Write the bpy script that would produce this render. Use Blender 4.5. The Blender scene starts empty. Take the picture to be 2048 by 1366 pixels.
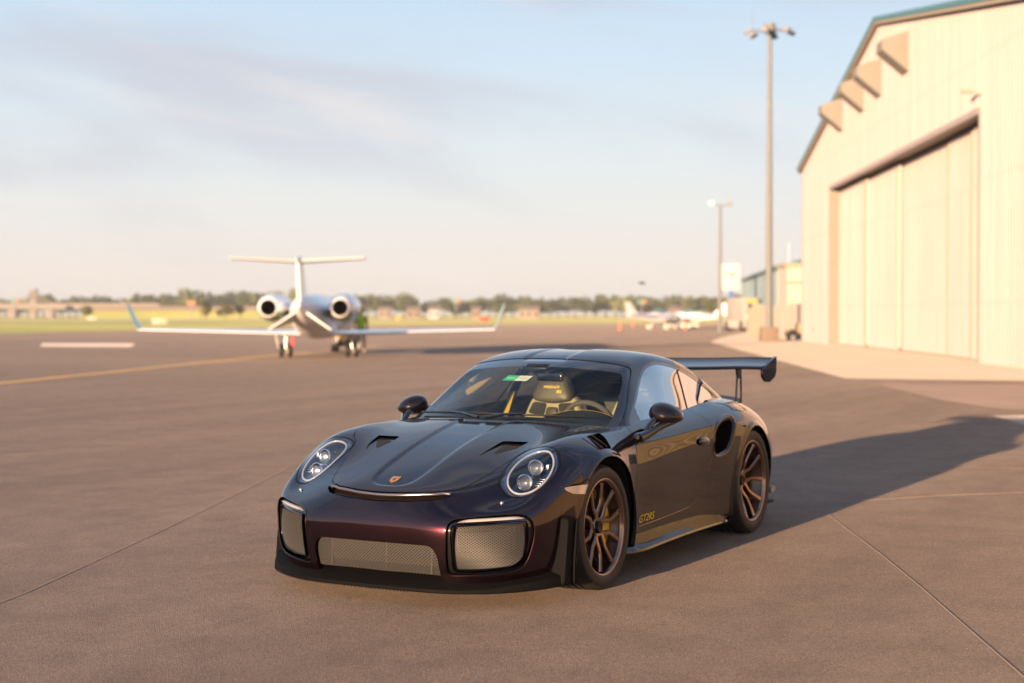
import bpy, bmesh, math, random
import numpy as np
from mathutils import Vector, Matrix

random.seed(7)
R = math.radians
scene = bpy.context.scene
COL = scene.collection

# ------------------------------------------------------------------ camera
CAM = np.array((7.511, 4.345, 1.525))
YAW, PITCH = R(208.112), R(-1.0446)
FPX = 2987.3                       # focal length in pixels of the 2048 px wide photograph
cam_d = bpy.data.cameras.new("camera")
cam = bpy.data.objects.new("camera", cam_d)
COL.objects.link(cam)
cam.location = CAM
fwd = Vector((math.cos(YAW) * math.cos(PITCH), math.sin(YAW) * math.cos(PITCH), math.sin(PITCH)))
cam.rotation_euler = fwd.to_track_quat('-Z', 'Y').to_euler()
cam_d.sensor_width = 36.0
cam_d.lens = FPX / 2048 * 36.0
cam_d.clip_start = 0.1
cam_d.clip_end = 6000
cam_d.dof.use_dof = True
cam_d.dof.focus_distance = 7.9
cam_d.dof.aperture_fstop = 1.8
scene.camera = cam

# ------------------------------------------------------------------ sky and sun
SUN_EL = R(5.6)
SUN_AZ = math.atan2(-0.045, 1.0)   # direction towards the sun, seen from the car
sun_dir = Vector((math.cos(SUN_AZ) * math.cos(SUN_EL), math.sin(SUN_AZ) * math.cos(SUN_EL), math.sin(SUN_EL)))
sun_d = bpy.data.lights.new("sun", 'SUN')
sun_d.energy = 4.7
sun_d.angle = R(0.55)
sun_d.color = (1.0, 0.65, 0.385)
sun = bpy.data.objects.new("sun", sun_d)
sun.rotation_euler = (-sun_dir).to_track_quat('-Z', 'Y').to_euler()
sun.location = (20, -5, 30)
COL.objects.link(sun)

world = bpy.data.worlds.new("World")
scene.world = world
world.use_nodes = True
_n, _l = world.node_tree.nodes, world.node_tree.links
_n.clear()
w_out = _n.new('ShaderNodeOutputWorld')
w_bg = _n.new('ShaderNodeBackground')
w_sky = _n.new('ShaderNodeTexSky')
w_sky.sky_type = 'NISHITA'
w_sky.sun_disc = False
w_sky.sun_elevation = SUN_EL
w_sky.sun_rotation = R(90) - SUN_AZ
w_sky.altitude = 10
w_sky.air_density = 1.0
w_sky.dust_density = 0.9
w_sky.ozone_density = 1.6
w_bg.inputs['Strength'].default_value = 0.15
# thin summer haze towards the horizon and stretched cloud veils over the whole dome
w_tc = _n.new('ShaderNodeTexCoord')
w_sep = _n.new('ShaderNodeSeparateXYZ')
_l.new(w_tc.outputs['Generated'], w_sep.inputs['Vector'])
w_gr = _n.new('ShaderNodeValToRGB')
_cr = w_gr.color_ramp
_stops = [(0.0, (1.76, 1.65, 1.60)), (.03, (1.79, 1.71, 1.69)), (.07, (1.75, 1.77, 1.82)), (.12, (1.60, 1.77, 1.93)), (.18, (1.36, 1.67, 2.00)), (.26, (1.06, 1.47, 1.98)), (.5, (.80, 1.22, 1.92)), (.72, (.46, .76, 1.36)), (1.0, (.20, .38, .80))]
_cr.elements[0].position = 0; _cr.elements[0].color = (*_stops[0][1], 1)
_cr.elements[1].position = 1; _cr.elements[1].color = (*_stops[-1][1], 1)
for _p, _c in _stops[1:-1]:
    _e = _cr.elements.new(_p); _e.color = (*_c, 1)
_l.new(w_sep.outputs['Z'], w_gr.inputs['Fac'])
w_hz = _n.new('ShaderNodeMixRGB'); w_hz.inputs['Fac'].default_value = 0.93
_l.new(w_sky.outputs['Color'], w_hz.inputs['Color1']); _l.new(w_gr.outputs['Color'], w_hz.inputs['Color2'])
def _veil(prev, tilt, scl, nscale, lo, hi, amount, col, seed):
    rt = _n.new('ShaderNodeMapping'); rt.inputs['Rotation'].default_value = Matrix.Rotation(tilt, 3, Vector((math.cos(YAW), math.sin(YAW), 0))).to_euler()
    mp = _n.new('ShaderNodeMapping'); mp.inputs['Scale'].default_value = scl; mp.inputs['Location'].default_value = seed
    t = _n.new('ShaderNodeTexNoise'); t.inputs['Scale'].default_value = nscale; t.inputs['Detail'].default_value = 9; t.inputs['Roughness'].default_value = .52; t.inputs['Distortion'].default_value = .35
    r = _n.new('ShaderNodeMapRange'); r.interpolation_type = 'SMOOTHSTEP'
    r.inputs['From Min'].default_value = lo; r.inputs['From Max'].default_value = hi; r.inputs['To Max'].default_value = amount
    x = _n.new('ShaderNodeMixRGB'); x.inputs['Color2'].default_value = (*col, 1)
    _l.new(w_tc.outputs['Generated'], rt.inputs['Vector']); _l.new(rt.outputs['Vector'], mp.inputs['Vector']); _l.new(mp.outputs['Vector'], t.inputs['Vector'])
    _l.new(t.outputs['Fac'], r.inputs['Value']); _l.new(r.outputs['Result'], x.inputs['Fac']); _l.new(prev, x.inputs['Color1'])
    return x.outputs['Color']
_c = _veil(w_hz.outputs['Color'], R(-9), (1.1, 1.1, 5.0), 2.0, .44, .65, .66, (1.32, 1.35, 1.53), (.512, 5.123, .2))
_c = _veil(_c, R(-11), (1.6, 1.6, 9.0), 2.6, .50, .74, .6, (1.88, 1.80, 1.80), (5.3, 1.2, 2.1))
_l.new(_c, w_bg.inputs['Color'])
_l.new(w_bg.outputs['Background'], w_out.inputs['Surface'])

scene.view_settings.view_transform = 'Standard'
scene.view_settings.look = 'None'
scene.view_settings.exposure = 1.58
scene.view_settings.gamma = 1.0
scene.view_settings.use_curve_mapping = False
scene.render.engine = 'CYCLES'
scene.cycles.max_bounces = 10
scene.cycles.transparent_max_bounces = 24
scene.cycles.use_denoising = True
scene.cycles.caustics_reflective = False
scene.cycles.caustics_refractive = False

# ------------------------------------------------------------------ helpers
def tag(o, label=None, cat=None, group=None, kind=None):
    if label: o['label'] = label
    if cat: o['category'] = cat
    if group: o['group'] = group
    if kind: o['kind'] = kind
    return o

def empty(name, loc=(0, 0, 0), rz=0.0, parent=None):
    o = bpy.data.objects.new(name, None)
    o.empty_display_size = 0.3
    COL.objects.link(o)
    o.location = loc
    o.rotation_euler = (0, 0, rz)
    o.parent = parent
    return o

def mk(name, V, F, mat, parent=None, N=None, smooth=None, loc=None):
    """one mesh object; smooth = None flat, a number = smooth below that angle (degrees)"""
    me = bpy.data.meshes.new(name)
    me.from_pydata([tuple(map(float, v)) for v in V], [], [tuple(map(int, f)) for f in F])
    me.update()
    o = bpy.data.objects.new(name, me)
    COL.objects.link(o)
    if isinstance(mat, (list, tuple)):
        for m in mat: me.materials.append(m)
    elif mat is not None:
        me.materials.append(mat)
    if N is not None:
        me.polygons.foreach_set('use_smooth', [True] * len(me.polygons))
        me.normals_split_custom_set_from_vertices([tuple(map(float, n)) for n in N])
    elif smooth is not None:
        me.polygons.foreach_set('use_smooth', [True] * len(me.polygons))
        me.set_sharp_from_angle(angle=R(smooth))
    o.parent = parent
    if loc is not None: o.location = loc
    return o

class MB:
    """collects simple solids into one mesh"""
    def __init__(s): s.V = []; s.F = []
    def add(s, V, F):
        b = len(s.V); s.V += [tuple(v) for v in V]; s.F += [tuple(i + b for i in f) for f in F]; return s
    def box(s, c, d, M=None, bev=0.0):
        bm = bmesh.new(); bmesh.ops.create_cube(bm, size=1)
        for v in bm.verts: v.co = Vector((v.co.x * d[0], v.co.y * d[1], v.co.z * d[2]))
        if bev: bmesh.ops.bevel(bm, geom=bm.edges[:], offset=bev, segments=2, affect='EDGES', profile=0.5)
        bm.verts.index_update()
        T = Matrix.Translation(c)
        if M is not None: T = T @ (M if len(M) == 4 else M.to_4x4())
        s.add([tuple(T @ v.co) for v in bm.verts], [[v.index for v in f.verts] for f in bm.faces]); bm.free(); return s
    def prism(s, poly, axis, a, b):
        """2-D polygon extruded from a to b along axis (0,1,2)"""
        def p3(p, t):
            q = list(p); q.insert(axis, t); return q
        n = len(poly)
        V = [p3(p, a) for p in poly] + [p3(p, b) for p in poly]
        F = [list(range(n))[::-1], list(range(n, 2 * n))] + [[i, (i + 1) % n, n + (i + 1) % n, n + i] for i in range(n)]
        return s.add(V, F)
    def tube(s, pts, r, n=8, cap=True, closed=False):
        pts = [Vector(p) for p in pts]; m = len(pts)
        rad = r if isinstance(r, (list, tuple)) else [r] * m
        V = []; up = None
        for i, p in enumerate(pts):
            if closed: t = pts[(i + 1) % m] - pts[i - 1]
            else: t = pts[min(i + 1, m - 1)] - pts[max(i - 1, 0)]
            t.normalize()
            if up is None:
                up = t.orthogonal().normalized()
            up = (up - t * up.dot(t)).normalized()
            b = t.cross(up)
            for k in range(n):
                a = 2 * math.pi * k / n
                V.append(tuple(p + (up * math.cos(a) + b * math.sin(a)) * rad[i]))
        F = []
        for i in range(m if closed else m - 1):
            for k in range(n):
                j = (i + 1) % m
                F.append([i * n + k, i * n + (k + 1) % n, j * n + (k + 1) % n, j * n + k])
        if cap and not closed:
            F.append(list(range(n))[::-1]); F.append([(m - 1) * n + k for k in range(n)])
        return s.add(V, F)
    def lathe(s, prof, n=32, axis=2, c=(0, 0, 0), close=False, arc=None):
        """prof: (radius, height) pairs turned about axis through c"""
        V = []; m = len(prof)
        for k in range(n):
            a = 2 * math.pi * k / n
            for r, h in prof:
                q = [r * math.cos(a), r * math.sin(a)]
                q.insert(axis, h) if axis != 1 else None
                if axis == 1: q = [r * math.cos(a), h, r * math.sin(a)]
                V.append((q[0] + c[0], q[1] + c[1], q[2] + c[2]))
        F = []
        for k in range(n):
            k2 = (k + 1) % n
            for i in range(m if close else m - 1):
                j = (i + 1) % m
                F.append([k * m + i, k2 * m + i, k2 * m + j, k * m + j] if axis != 1 else [k * m + j, k2 * m + j, k2 * m + i, k * m + i])
        return s.add(V, F)
    def ball(s, c, rx, ry=None, rz=None, n=12, m=8):
        ry = rx if ry is None else ry; rz = rx if rz is None else rz
        V = []; F = []
        for i in range(1, m):
            t = math.pi * i / m
            for k in range(n):
                a = 2 * math.pi * k / n
                V.append((c[0] + rx * math.sin(t) * math.cos(a), c[1] + ry * math.sin(t) * math.sin(a), c[2] + rz * math.cos(t)))
        top = len(V); V.append((c[0], c[1], c[2] + rz)); V.append((c[0], c[1], c[2] - rz))
        for i in range(m - 2):
            for k in range(n):
                F.append([i * n + k, (i + 1) * n + k, (i + 1) * n + (k + 1) % n, i * n + (k + 1) % n])
        for k in range(n):
            F.append([top, k, (k + 1) % n]); F.append([top + 1, (m - 2) * n + (k + 1) % n, (m - 2) * n + k])
        return s.add(V, F)
    def loft(s, rings, cap=True, closed=True):
        n = len(rings[0]); V = [p for r in rings for p in r]; F = []
        for i in range(len(rings) - 1):
            for k in range(n if closed else n - 1):
                F.append([i * n + k, i * n + (k + 1) % n, (i + 1) * n + (k + 1) % n, (i + 1) * n + k])
        if cap: F.append(list(range(n))[::-1]); F.append([(len(rings) - 1) * n + k for k in range(n)])
        return s.add(V, F)
    def mirror_y(s):
        V = [(x, -y, z) for x, y, z in s.V]; F = [f[::-1] for f in s.F]
        return s.add(V, F)
    def build(s, name, mat, parent=None, smooth=35, loc=None):
        return mk(name, s.V, s.F, mat, parent, smooth=smooth, loc=loc)

def flipy(o_or_mb):
    m = MB(); m.V = [(x, -y, z) for x, y, z in o_or_mb.V]; m.F = [tuple(f[::-1]) for f in o_or_mb.F]; return m

def smooth_poly(pts, n=8, closed=True):
    """Catmull-Rom through the points; repeat a point to make a corner"""
    P = np.array(pts, float); m = len(P); out = []
    rng = range(m) if closed else range(m - 1)
    for i in rng:
        if closed: p0, p1, p2, p3 = P[i - 1], P[i], P[(i + 1) % m], P[(i + 2) % m]
        else: p0, p1, p2, p3 = P[max(i - 1, 0)], P[i], P[i + 1], P[min(i + 2, m - 1)]
        if np.allclose(p1, p2): continue
        for k in range(n):
            t = k / n
            out.append(0.5 * (2 * p1 + (p2 - p0) * t + (2 * p0 - 5 * p1 + 4 * p2 - p3) * t * t + (3 * p1 - p0 - 3 * p2 + p3) * t ** 3))
    if not closed: out.append(P[-1])
    return np.array(out)

def round_poly(pts, r, n=5):
    """polygon with each corner rounded; r a number or one per corner"""
    P = np.array(pts, float); m = len(P); out = []
    rr = r if isinstance(r, (list, tuple)) else [r] * m
    for i in range(m):
        a, b, c = P[i - 1], P[i], P[(i + 1) % m]
        u = a - b; v = c - b; lu = np.linalg.norm(u); lv = np.linalg.norm(v)
        d = min(rr[i], 0.49 * lu, 0.49 * lv)
        p, q = b + u / lu * d, b + v / lv * d
        for k in range(n + 1):
            t = k / n
            out.append((1 - t) ** 2 * p + 2 * t * (1 - t) * b + t * t * q)
    return np.array(out)

def sdf(P, poly):
    """signed distance of 2-D points to a polygon, positive inside"""
    P = np.asarray(P, float); A = np.asarray(poly, float); B = np.roll(A, -1, axis=0)
    best = np.full(len(P), 1e9); ins = np.zeros(len(P), bool)
    for a, b in zip(A, B):
        e = b - a; L = e @ e
        if L < 1e-14: continue
        w = P - a
        t = np.clip((w @ e) / L, 0, 1)
        d = np.linalg.norm(w - t[:, None] * e, axis=1)
        best = np.minimum(best, d)
        c = (a[1] <= P[:, 1]) != (b[1] <= P[:, 1])
        if abs(e[1]) > 1e-12:
            xi = a[0] + (P[:, 1] - a[1]) / e[1] * e[0]
            ins ^= c & (P[:, 0] < xi)
    return np.where(ins, best, -best)

class Surf:
    """dense quad mesh with normals that can be trimmed by scalar fields"""
    def __init__(s, V, N, F): s.V = np.asarray(V, float); s.N = np.asarray(N, float); s.F = F
    def clip(s, f):
        """part of the surface where field f (one value per vertex) >= 0"""
        f = np.asarray(f, float); f = np.where(np.abs(f) < 1e-7, 1e-7, f)
        pos = f > 0; V = list(s.V); N = list(s.N); cache = {}; out = []
        def cut(a, b):
            k = (a, b) if a < b else (b, a)
            if k not in cache:
                t = f[k[0]] / (f[k[0]] - f[k[1]])
                V.append(s.V[k[0]] + t * (s.V[k[1]] - s.V[k[0]]))
                n = s.N[k[0]] + t * (s.N[k[1]] - s.N[k[0]]); N.append(n / (np.linalg.norm(n) + 1e-12))
                cache[k] = len(V) - 1
            return cache[k]
        for F in s.F:
            c = 0
            for i in F: c += pos[i]
            if c == len(F): out.append(F); continue
            if c == 0: continue
            q = []
            for i in range(len(F)):
                a, b = F[i], F[(i + 1) % len(F)]
                if pos[a]: q.append(a)
                if pos[a] != pos[b]: q.append(cut(a, b))
            if len(q) > 2: out.append(q)
        used = sorted({i for F in out for i in F}); mp = {o: n for n, o in enumerate(used)}
        V = np.array(V); N = np.array(N)
        return Surf(V[used] if used else np.zeros((0, 3)), N[used] if used else np.zeros((0, 3)), [[mp[i] for i in F] for F in out])
    def offset(s, d): return Surf(s.V + s.N * d, s.N, s.F)
    def boundary(s):
        cnt = {}
        for F in s.F:
            for i in range(len(F)):
                a, b = F[i], F[(i + 1) % len(F)]
                k = (min(a, b), max(a, b))
                cnt[k] = None if k in cnt else (a, b)
        return [v for v in cnt.values() if v]
    def lipped(s, depth=0.012, skip=None, inset=0.0):
        """boundary edges turned inwards so panels have thickness"""
        V = list(s.V); N = list(s.N); F = [list(f) for f in s.F]; m = {}
        for a, b in s.boundary():
            if skip is not None and skip(s.V[a]) and skip(s.V[b]): continue
            e = s.V[b] - s.V[a]
            fn = np.cross(e, -s.N[a]); L = np.linalg.norm(fn)
            if L < 1e-9: continue
            fn = fn / L
            i0 = len(V)
            for q in (a, b):
                V.append(s.V[q]); N.append(fn * .8 + s.N[q] * .6)
            V.append(s.V[b] - s.N[b] * depth); N.append(fn); V.append(s.V[a] - s.N[a] * depth); N.append(fn)
            F.append([i0 + 1, i0, i0 + 3, i0 + 2])
        return Surf(np.array(V), np.array(N), F)
    def half(s, sign): return s.clip(s.V[:, 1] * sign)
    def obj(s, name, mat, parent): return mk(name, s.V, s.F, mat, parent, N=s.N)

def subdivide(V, F, level, crease=None):
    """Catmull-Clark limit mesh of a cage, as a Surf"""
    me = bpy.data.meshes.new("cage"); me.from_pydata([tuple(map(float, v)) for v in V], [], F); me.update()
    if crease:
        at = me.attributes.new('crease_edge', 'FLOAT', 'EDGE')
        for i, e in enumerate(me.edges):
            k = tuple(sorted(e.vertices)); at.data[i].value = crease.get(k, 0.0)
    o = bpy.data.objects.new("cage", me); COL.objects.link(o)
    md = o.modifiers.new("s", 'SUBSURF'); md.levels = level; md.render_levels = level; md.use_limit_surface = True
    md.boundary_smooth = 'PRESERVE_CORNERS'
    dg = bpy.context.evaluated_depsgraph_get(); ev = o.evaluated_get(dg); m2 = ev.to_mesh()
    n = len(m2.vertices); co = np.empty(n * 3); m2.vertices.foreach_get('co', co); no = np.empty(n * 3); m2.vertices.foreach_get('normal', no)
    fs = [list(p.vertices) for p in m2.polygons]
    ev.to_mesh_clear(); bpy.data.objects.remove(o); bpy.data.meshes.remove(me)
    return Surf(co.reshape(-1, 3), no.reshape(-1, 3), fs)

def fitted(V, F, level, it=3, k=0.8):
    """cage moved so that the limit surface passes near the given points"""
    T = np.array(V, float); C = T.copy()
    ctr = np.abs(T[:, 1]) < 1e-6
    for _ in range(it):
        S = subdivide(C, F, 1)
        C = C + k * (T - S.V[:len(T)])
        C[ctr, 1] = 0
    return subdivide(C, F, level)

# ------------------------------------------------------------------ materials
def new_mat(name):
    m = bpy.data.materials.new(name); m.use_nodes = True
    nt = m.node_tree; b = nt.nodes['Principled BSDF']
    return m, nt.nodes, nt.links, b

def pmat(name, col, rough=0.5, metal=0.0, coat=0.0, coat_rough=0.03, spec=0.5, ior=None, noise=None, bump=None, coord='Object'):
    """principled; noise=(scale, amount) varies the colour, bump=(scale, strength, distance) the relief"""
    m, n, l, b = new_mat(name)
    b.inputs['Base Color'].default_value = (*col, 1)
    b.inputs['Roughness'].default_value = rough
    b.inputs['Metallic'].default_value = metal
    b.inputs['Coat Weight'].default_value = coat
    b.inputs['Coat Roughness'].default_value = coat_rough
    b.inputs['Specular IOR Level'].default_value = spec
    if ior: b.inputs['IOR'].default_value = ior
    tc = n.new('ShaderNodeTexCoord')
    if noise:
        t = n.new('ShaderNodeTexNoise'); t.inputs['Scale'].default_value = noise[0]; t.inputs['Detail'].default_value = 6
        l.new(tc.outputs[coord], t.inputs['Vector'])
        r = n.new('ShaderNodeMapRange'); r.inputs['To Min'].default_value = 1 - noise[1]; r.inputs['To Max'].default_value = 1 + noise[1]
        l.new(t.outputs['Fac'], r.inputs['Value'])
        x = n.new('ShaderNodeMixRGB'); x.blend_type = 'MULTIPLY'; x.inputs['Fac'].default_value = 1
        x.inputs['Color1'].default_value = (*col, 1)
        l.new(r.outputs['Result'], x.inputs['Color2']); l.new(x.outputs['Color'], b.inputs['Base Color'])
    if bump:
        t = n.new('ShaderNodeTexNoise'); t.inputs['Scale'].default_value = bump[0]; t.inputs['Detail'].default_value = 4
        l.new(tc.outputs[coord], t.inputs['Vector'])
        u = n.new('ShaderNodeBump'); u.inputs['Strength'].default_value = bump[1]; u.inputs['Distance'].default_value = bump[2]
        l.new(t.outputs['Fac'], u.inputs['Height']); l.new(u.outputs['Normal'], b.inputs['Normal'])
    return m

M = {}
# deep aubergine metallic under clear coat, with fine flake
def paint(name, col, rough=0.3):
    m, n, l, b = new_mat(name)
    tc = n.new('ShaderNodeTexCoord')
    v = n.new('ShaderNodeTexVoronoi'); v.inputs['Scale'].default_value = 1400
    l.new(tc.outputs['Object'], v.inputs['Vector'])
    mx = n.new('ShaderNodeMixRGB'); mx.inputs['Fac'].default_value = 0.5
    mx.inputs['Color1'].default_value = (*[c * 0.7 for c in col], 1); mx.inputs['Color2'].default_value = (*[c * 1.5 for c in col], 1)
    sp = n.new('ShaderNodeSeparateColor'); l.new(v.outputs['Color'], sp.inputs['Color']); l.new(sp.outputs['Red'], mx.inputs['Fac'])
    l.new(mx.outputs['Color'], b.inputs['Base Color'])
    b.inputs['Metallic'].default_value = 0.9
    b.inputs['Specular Tint'].default_value = (.22, .10, .13, 1)
    b.inputs['Roughness'].default_value = rough
    b.inputs['Coat Weight'].default_value = 1.0
    b.inputs['Coat Roughness'].default_value = 0.012
    b.inputs['Coat IOR'].default_value = 1.62
    return m
M['paint'] = paint('aubergine_paint', (0.016, 0.0036, 0.0065), .29)
# woven carbon fibre under lacquer
def carbon(name, c0, c1, coat, rough, coord_scale=230):
    m, n, l, b = new_mat(name)
    tc = n.new('ShaderNodeTexCoord')
    ck = n.new('ShaderNodeTexChecker'); ck.inputs['Scale'].default_value = coord_scale
    mp = n.new('ShaderNodeMapping'); mp.inputs['Rotation'].default_value = (0, 0, R(45)); mp.inputs['Scale'].default_value = (1, 1, 0.001)
    l.new(tc.outputs['Object'], mp.inputs['Vector']); l.new(mp.outputs['Vector'], ck.inputs['Vector'])
    ck.inputs['Color1'].default_value = (*c0, 1); ck.inputs['Color2'].default_value = (*c1, 1)
    l.new(ck.outputs['Color'], b.inputs['Base Color'])
    b.inputs['Roughness'].default_value = rough; b.inputs['Metallic'].default_value = 0.0; b.inputs['Specular IOR Level'].default_value = 0.08
    b.inputs['Coat Weight'].default_value = coat; b.inputs['Coat Roughness'].default_value = 0.02
    return m
M['carbon'] = carbon('carbon_weave', (0.007, 0.005, 0.0045), (0.014, 0.010, 0.0085), .8, 0.45)
M['carbon_dark'] = carbon('carbon_weave_dark', (0.003, 0.002, 0.003), (0.006, 0.004, 0.005), .85, 0.35)
M['black_gloss'] = pmat('black_gloss_trim', (0.0035, 0.0035, 0.004), 0.10, coat=1.0)
M['black_satin'] = pmat('black_satin_plastic', (0.0055, 0.0055, 0.006), 0.42, spec=0.3, noise=(30, 0.15))
M['black_textured'] = pmat('black_textured_plastic', (0.0035, 0.0035, 0.004), 0.65, spec=0.06, noise=(30, 0.15), bump=(400, .2, .001))
M['black_matte'] = pmat('black_rubber_seal', (0.01, 0.01, 0.01), 0.7)
M['dark_cavity'] = pmat('dark_cavity', (0.006, 0.0055, 0.005), 0.8)
M['tyre'] = pmat('tyre_rubber', (0.015, 0.0145, 0.014), 0.55, noise=(18, 0.3), bump=(90, 0.15, 0.002))
M['tyre_letters'] = pmat('tyre_lettering', (0.02, 0.019, 0.018), 0.5)
M['bronze'] = pmat('satin_bronze_metal', (0.31, 0.21, 0.16), 0.19, metal=1.0)
M['bronze_dark'] = pmat('satin_bronze_barrel', (0.13, 0.085, 0.065), 0.28, metal=0.95)
M['caliper'] = pmat('yellow_caliper_paint', (0.72, 0.42, 0.012), 0.28, coat=0.6)
M['disc'] = pmat('ceramic_brake_disc', (0.11, 0.105, 0.10), 0.38, metal=0.6, noise=(60, 0.3))
M['yellow'] = pmat('yellow_print', (0.92, 0.62, 0.03), 0.5)
M['chrome'] = pmat('polished_chrome', (0.75, 0.75, 0.76), 0.08, metal=1.0)
M['satin_metal'] = pmat('satin_aluminium', (0.5, 0.5, 0.52), 0.3, metal=1.0)
M['mesh_wire'] = pmat('grille_wire', (0.088, 0.084, 0.082), 0.45, metal=0.3)
M['radiator'] = pmat('radiator_fins', (0.010, 0.009, 0.008), 0.7, noise=(25, 0.4))
M['leather'] = pmat('dark_leather', (0.055, 0.047, 0.036), 0.5, bump=(260, 0.2, 0.002), noise=(12, 0.2))
M['shell'] = pmat('seat_back_shell', (0.30, 0.265, 0.18), 0.42, noise=(10, 0.1))
M['interior'] = pmat('interior_black', (0.012, 0.013, 0.015), 0.6, bump=(200, 0.1, 0.001))
M['alcantara'] = pmat('suede_grey', (0.055, 0.05, 0.045), 0.85, bump=(300, 0.3, 0.001))
M['belt'] = pmat('yellow_seat_belt', (0.34, 0.22, 0.012), 0.7)
M['ring_white'] = pmat('light_ring_acrylic', (0.40, 0.40, 0.41), 0.2, coat=1)
M['lamp_sky_sheen'] = pmat('sky_sheen_metal', (0.20, 0.235, 0.30), 0.22, metal=0.9)  # blue-silver carries the sky's reflection on the lens in its colour
M['lamp_dark'] = pmat('lamp_bowl_sky_tint', (0.008, 0.018, 0.05), 0.15, coat=1)  # blue tint puts the sky's lens reflection into the bowl colour
M['white_plastic'] = pmat('white_plastic', (0.75, 0.75, 0.74), 0.3)

def glass(name, tint, refl=1.5, rough=0.0, boost=1.0):
    """thin pane: tinted see-through plus mirror reflection by Fresnel"""
    m, n, l, b = new_mat(name); n.remove(b)
    out = n['Material Output']
    t = n.new('ShaderNodeBsdfTransparent'); t.inputs['Color'].default_value = (*tint, 1)
    g = n.new('ShaderNodeBsdfGlossy'); g.inputs['Roughness'].default_value = rough
    f0 = ((refl - 1) / (refl + 1)) ** 2                 # Schlick, the same from both sides of the pane
    f = n.new('ShaderNodeLayerWeight'); f.inputs['Blend'].default_value = 0.5
    p5 = n.new('ShaderNodeMath'); p5.operation = 'POWER'; p5.inputs[1].default_value = 5; l.new(f.outputs['Facing'], p5.inputs[0])
    k = n.new('ShaderNodeMath'); k.operation = 'MULTIPLY_ADD'; k.inputs[1].default_value = (1 - f0) * boost; k.inputs[2].default_value = f0 * boost; k.use_clamp = True
    x = n.new('ShaderNodeMixShader')
    l.new(p5.outputs[0], k.inputs[0]); l.new(k.outputs[0], x.inputs['Fac']); l.new(t.outputs[0], x.inputs[1]); l.new(g.outputs[0], x.inputs[2])
    l.new(x.outputs[0], out.inputs['Surface'])
    return m
M['windshield'] = glass('windshield_glass', (0.84, 0.91, 0.83), 1.5, boost=1.0)
M['side_glass'] = glass('side_glass', (0.40, 0.44, 0.42), 1.55, boost=5.0)
M['lens'] = glass('headlight_lens', (0.90, 0.93, 0.97), 1.5, boost=2.6)
M['projector'] = glass('projector_glass', (0.95, 0.93, 0.88), 1.6, boost=2.5)

# ------------------------------------------------------------------ placing helpers: view axes on the ground
FH = Vector((math.cos(YAW), math.sin(YAW), 0)); RH = Vector((FH.y, -FH.x, 0))
_fw = fwd.normalized(); _rt = _fw.cross(Vector((0, 0, 1))).normalized(); _up = _rt.cross(_fw)
def gp(px, py, z=0.0):
    """point of the ground plane under a photograph pixel"""
    d = _fw + _rt * ((px - 1024) / FPX) - _up * ((py - 683) / FPX)
    t = (z - CAM[2]) / d.z
    return Vector(CAM) + d * t
def at(px, py, depth):
    """point at a known depth along the view axis"""
    d = _fw + _rt * ((px - 1024) / FPX) - _up * ((py - 683) / FPX)
    return Vector(CAM) + d * (depth / d.dot(FH))
def dl(depth, lat, z=0.0):
    p = Vector((CAM[0], CAM[1], 0)) + FH * depth + RH * lat; p.z = z; return p
VIEW_RZ = YAW - math.pi / 2          # turns local +y into the view direction

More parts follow.
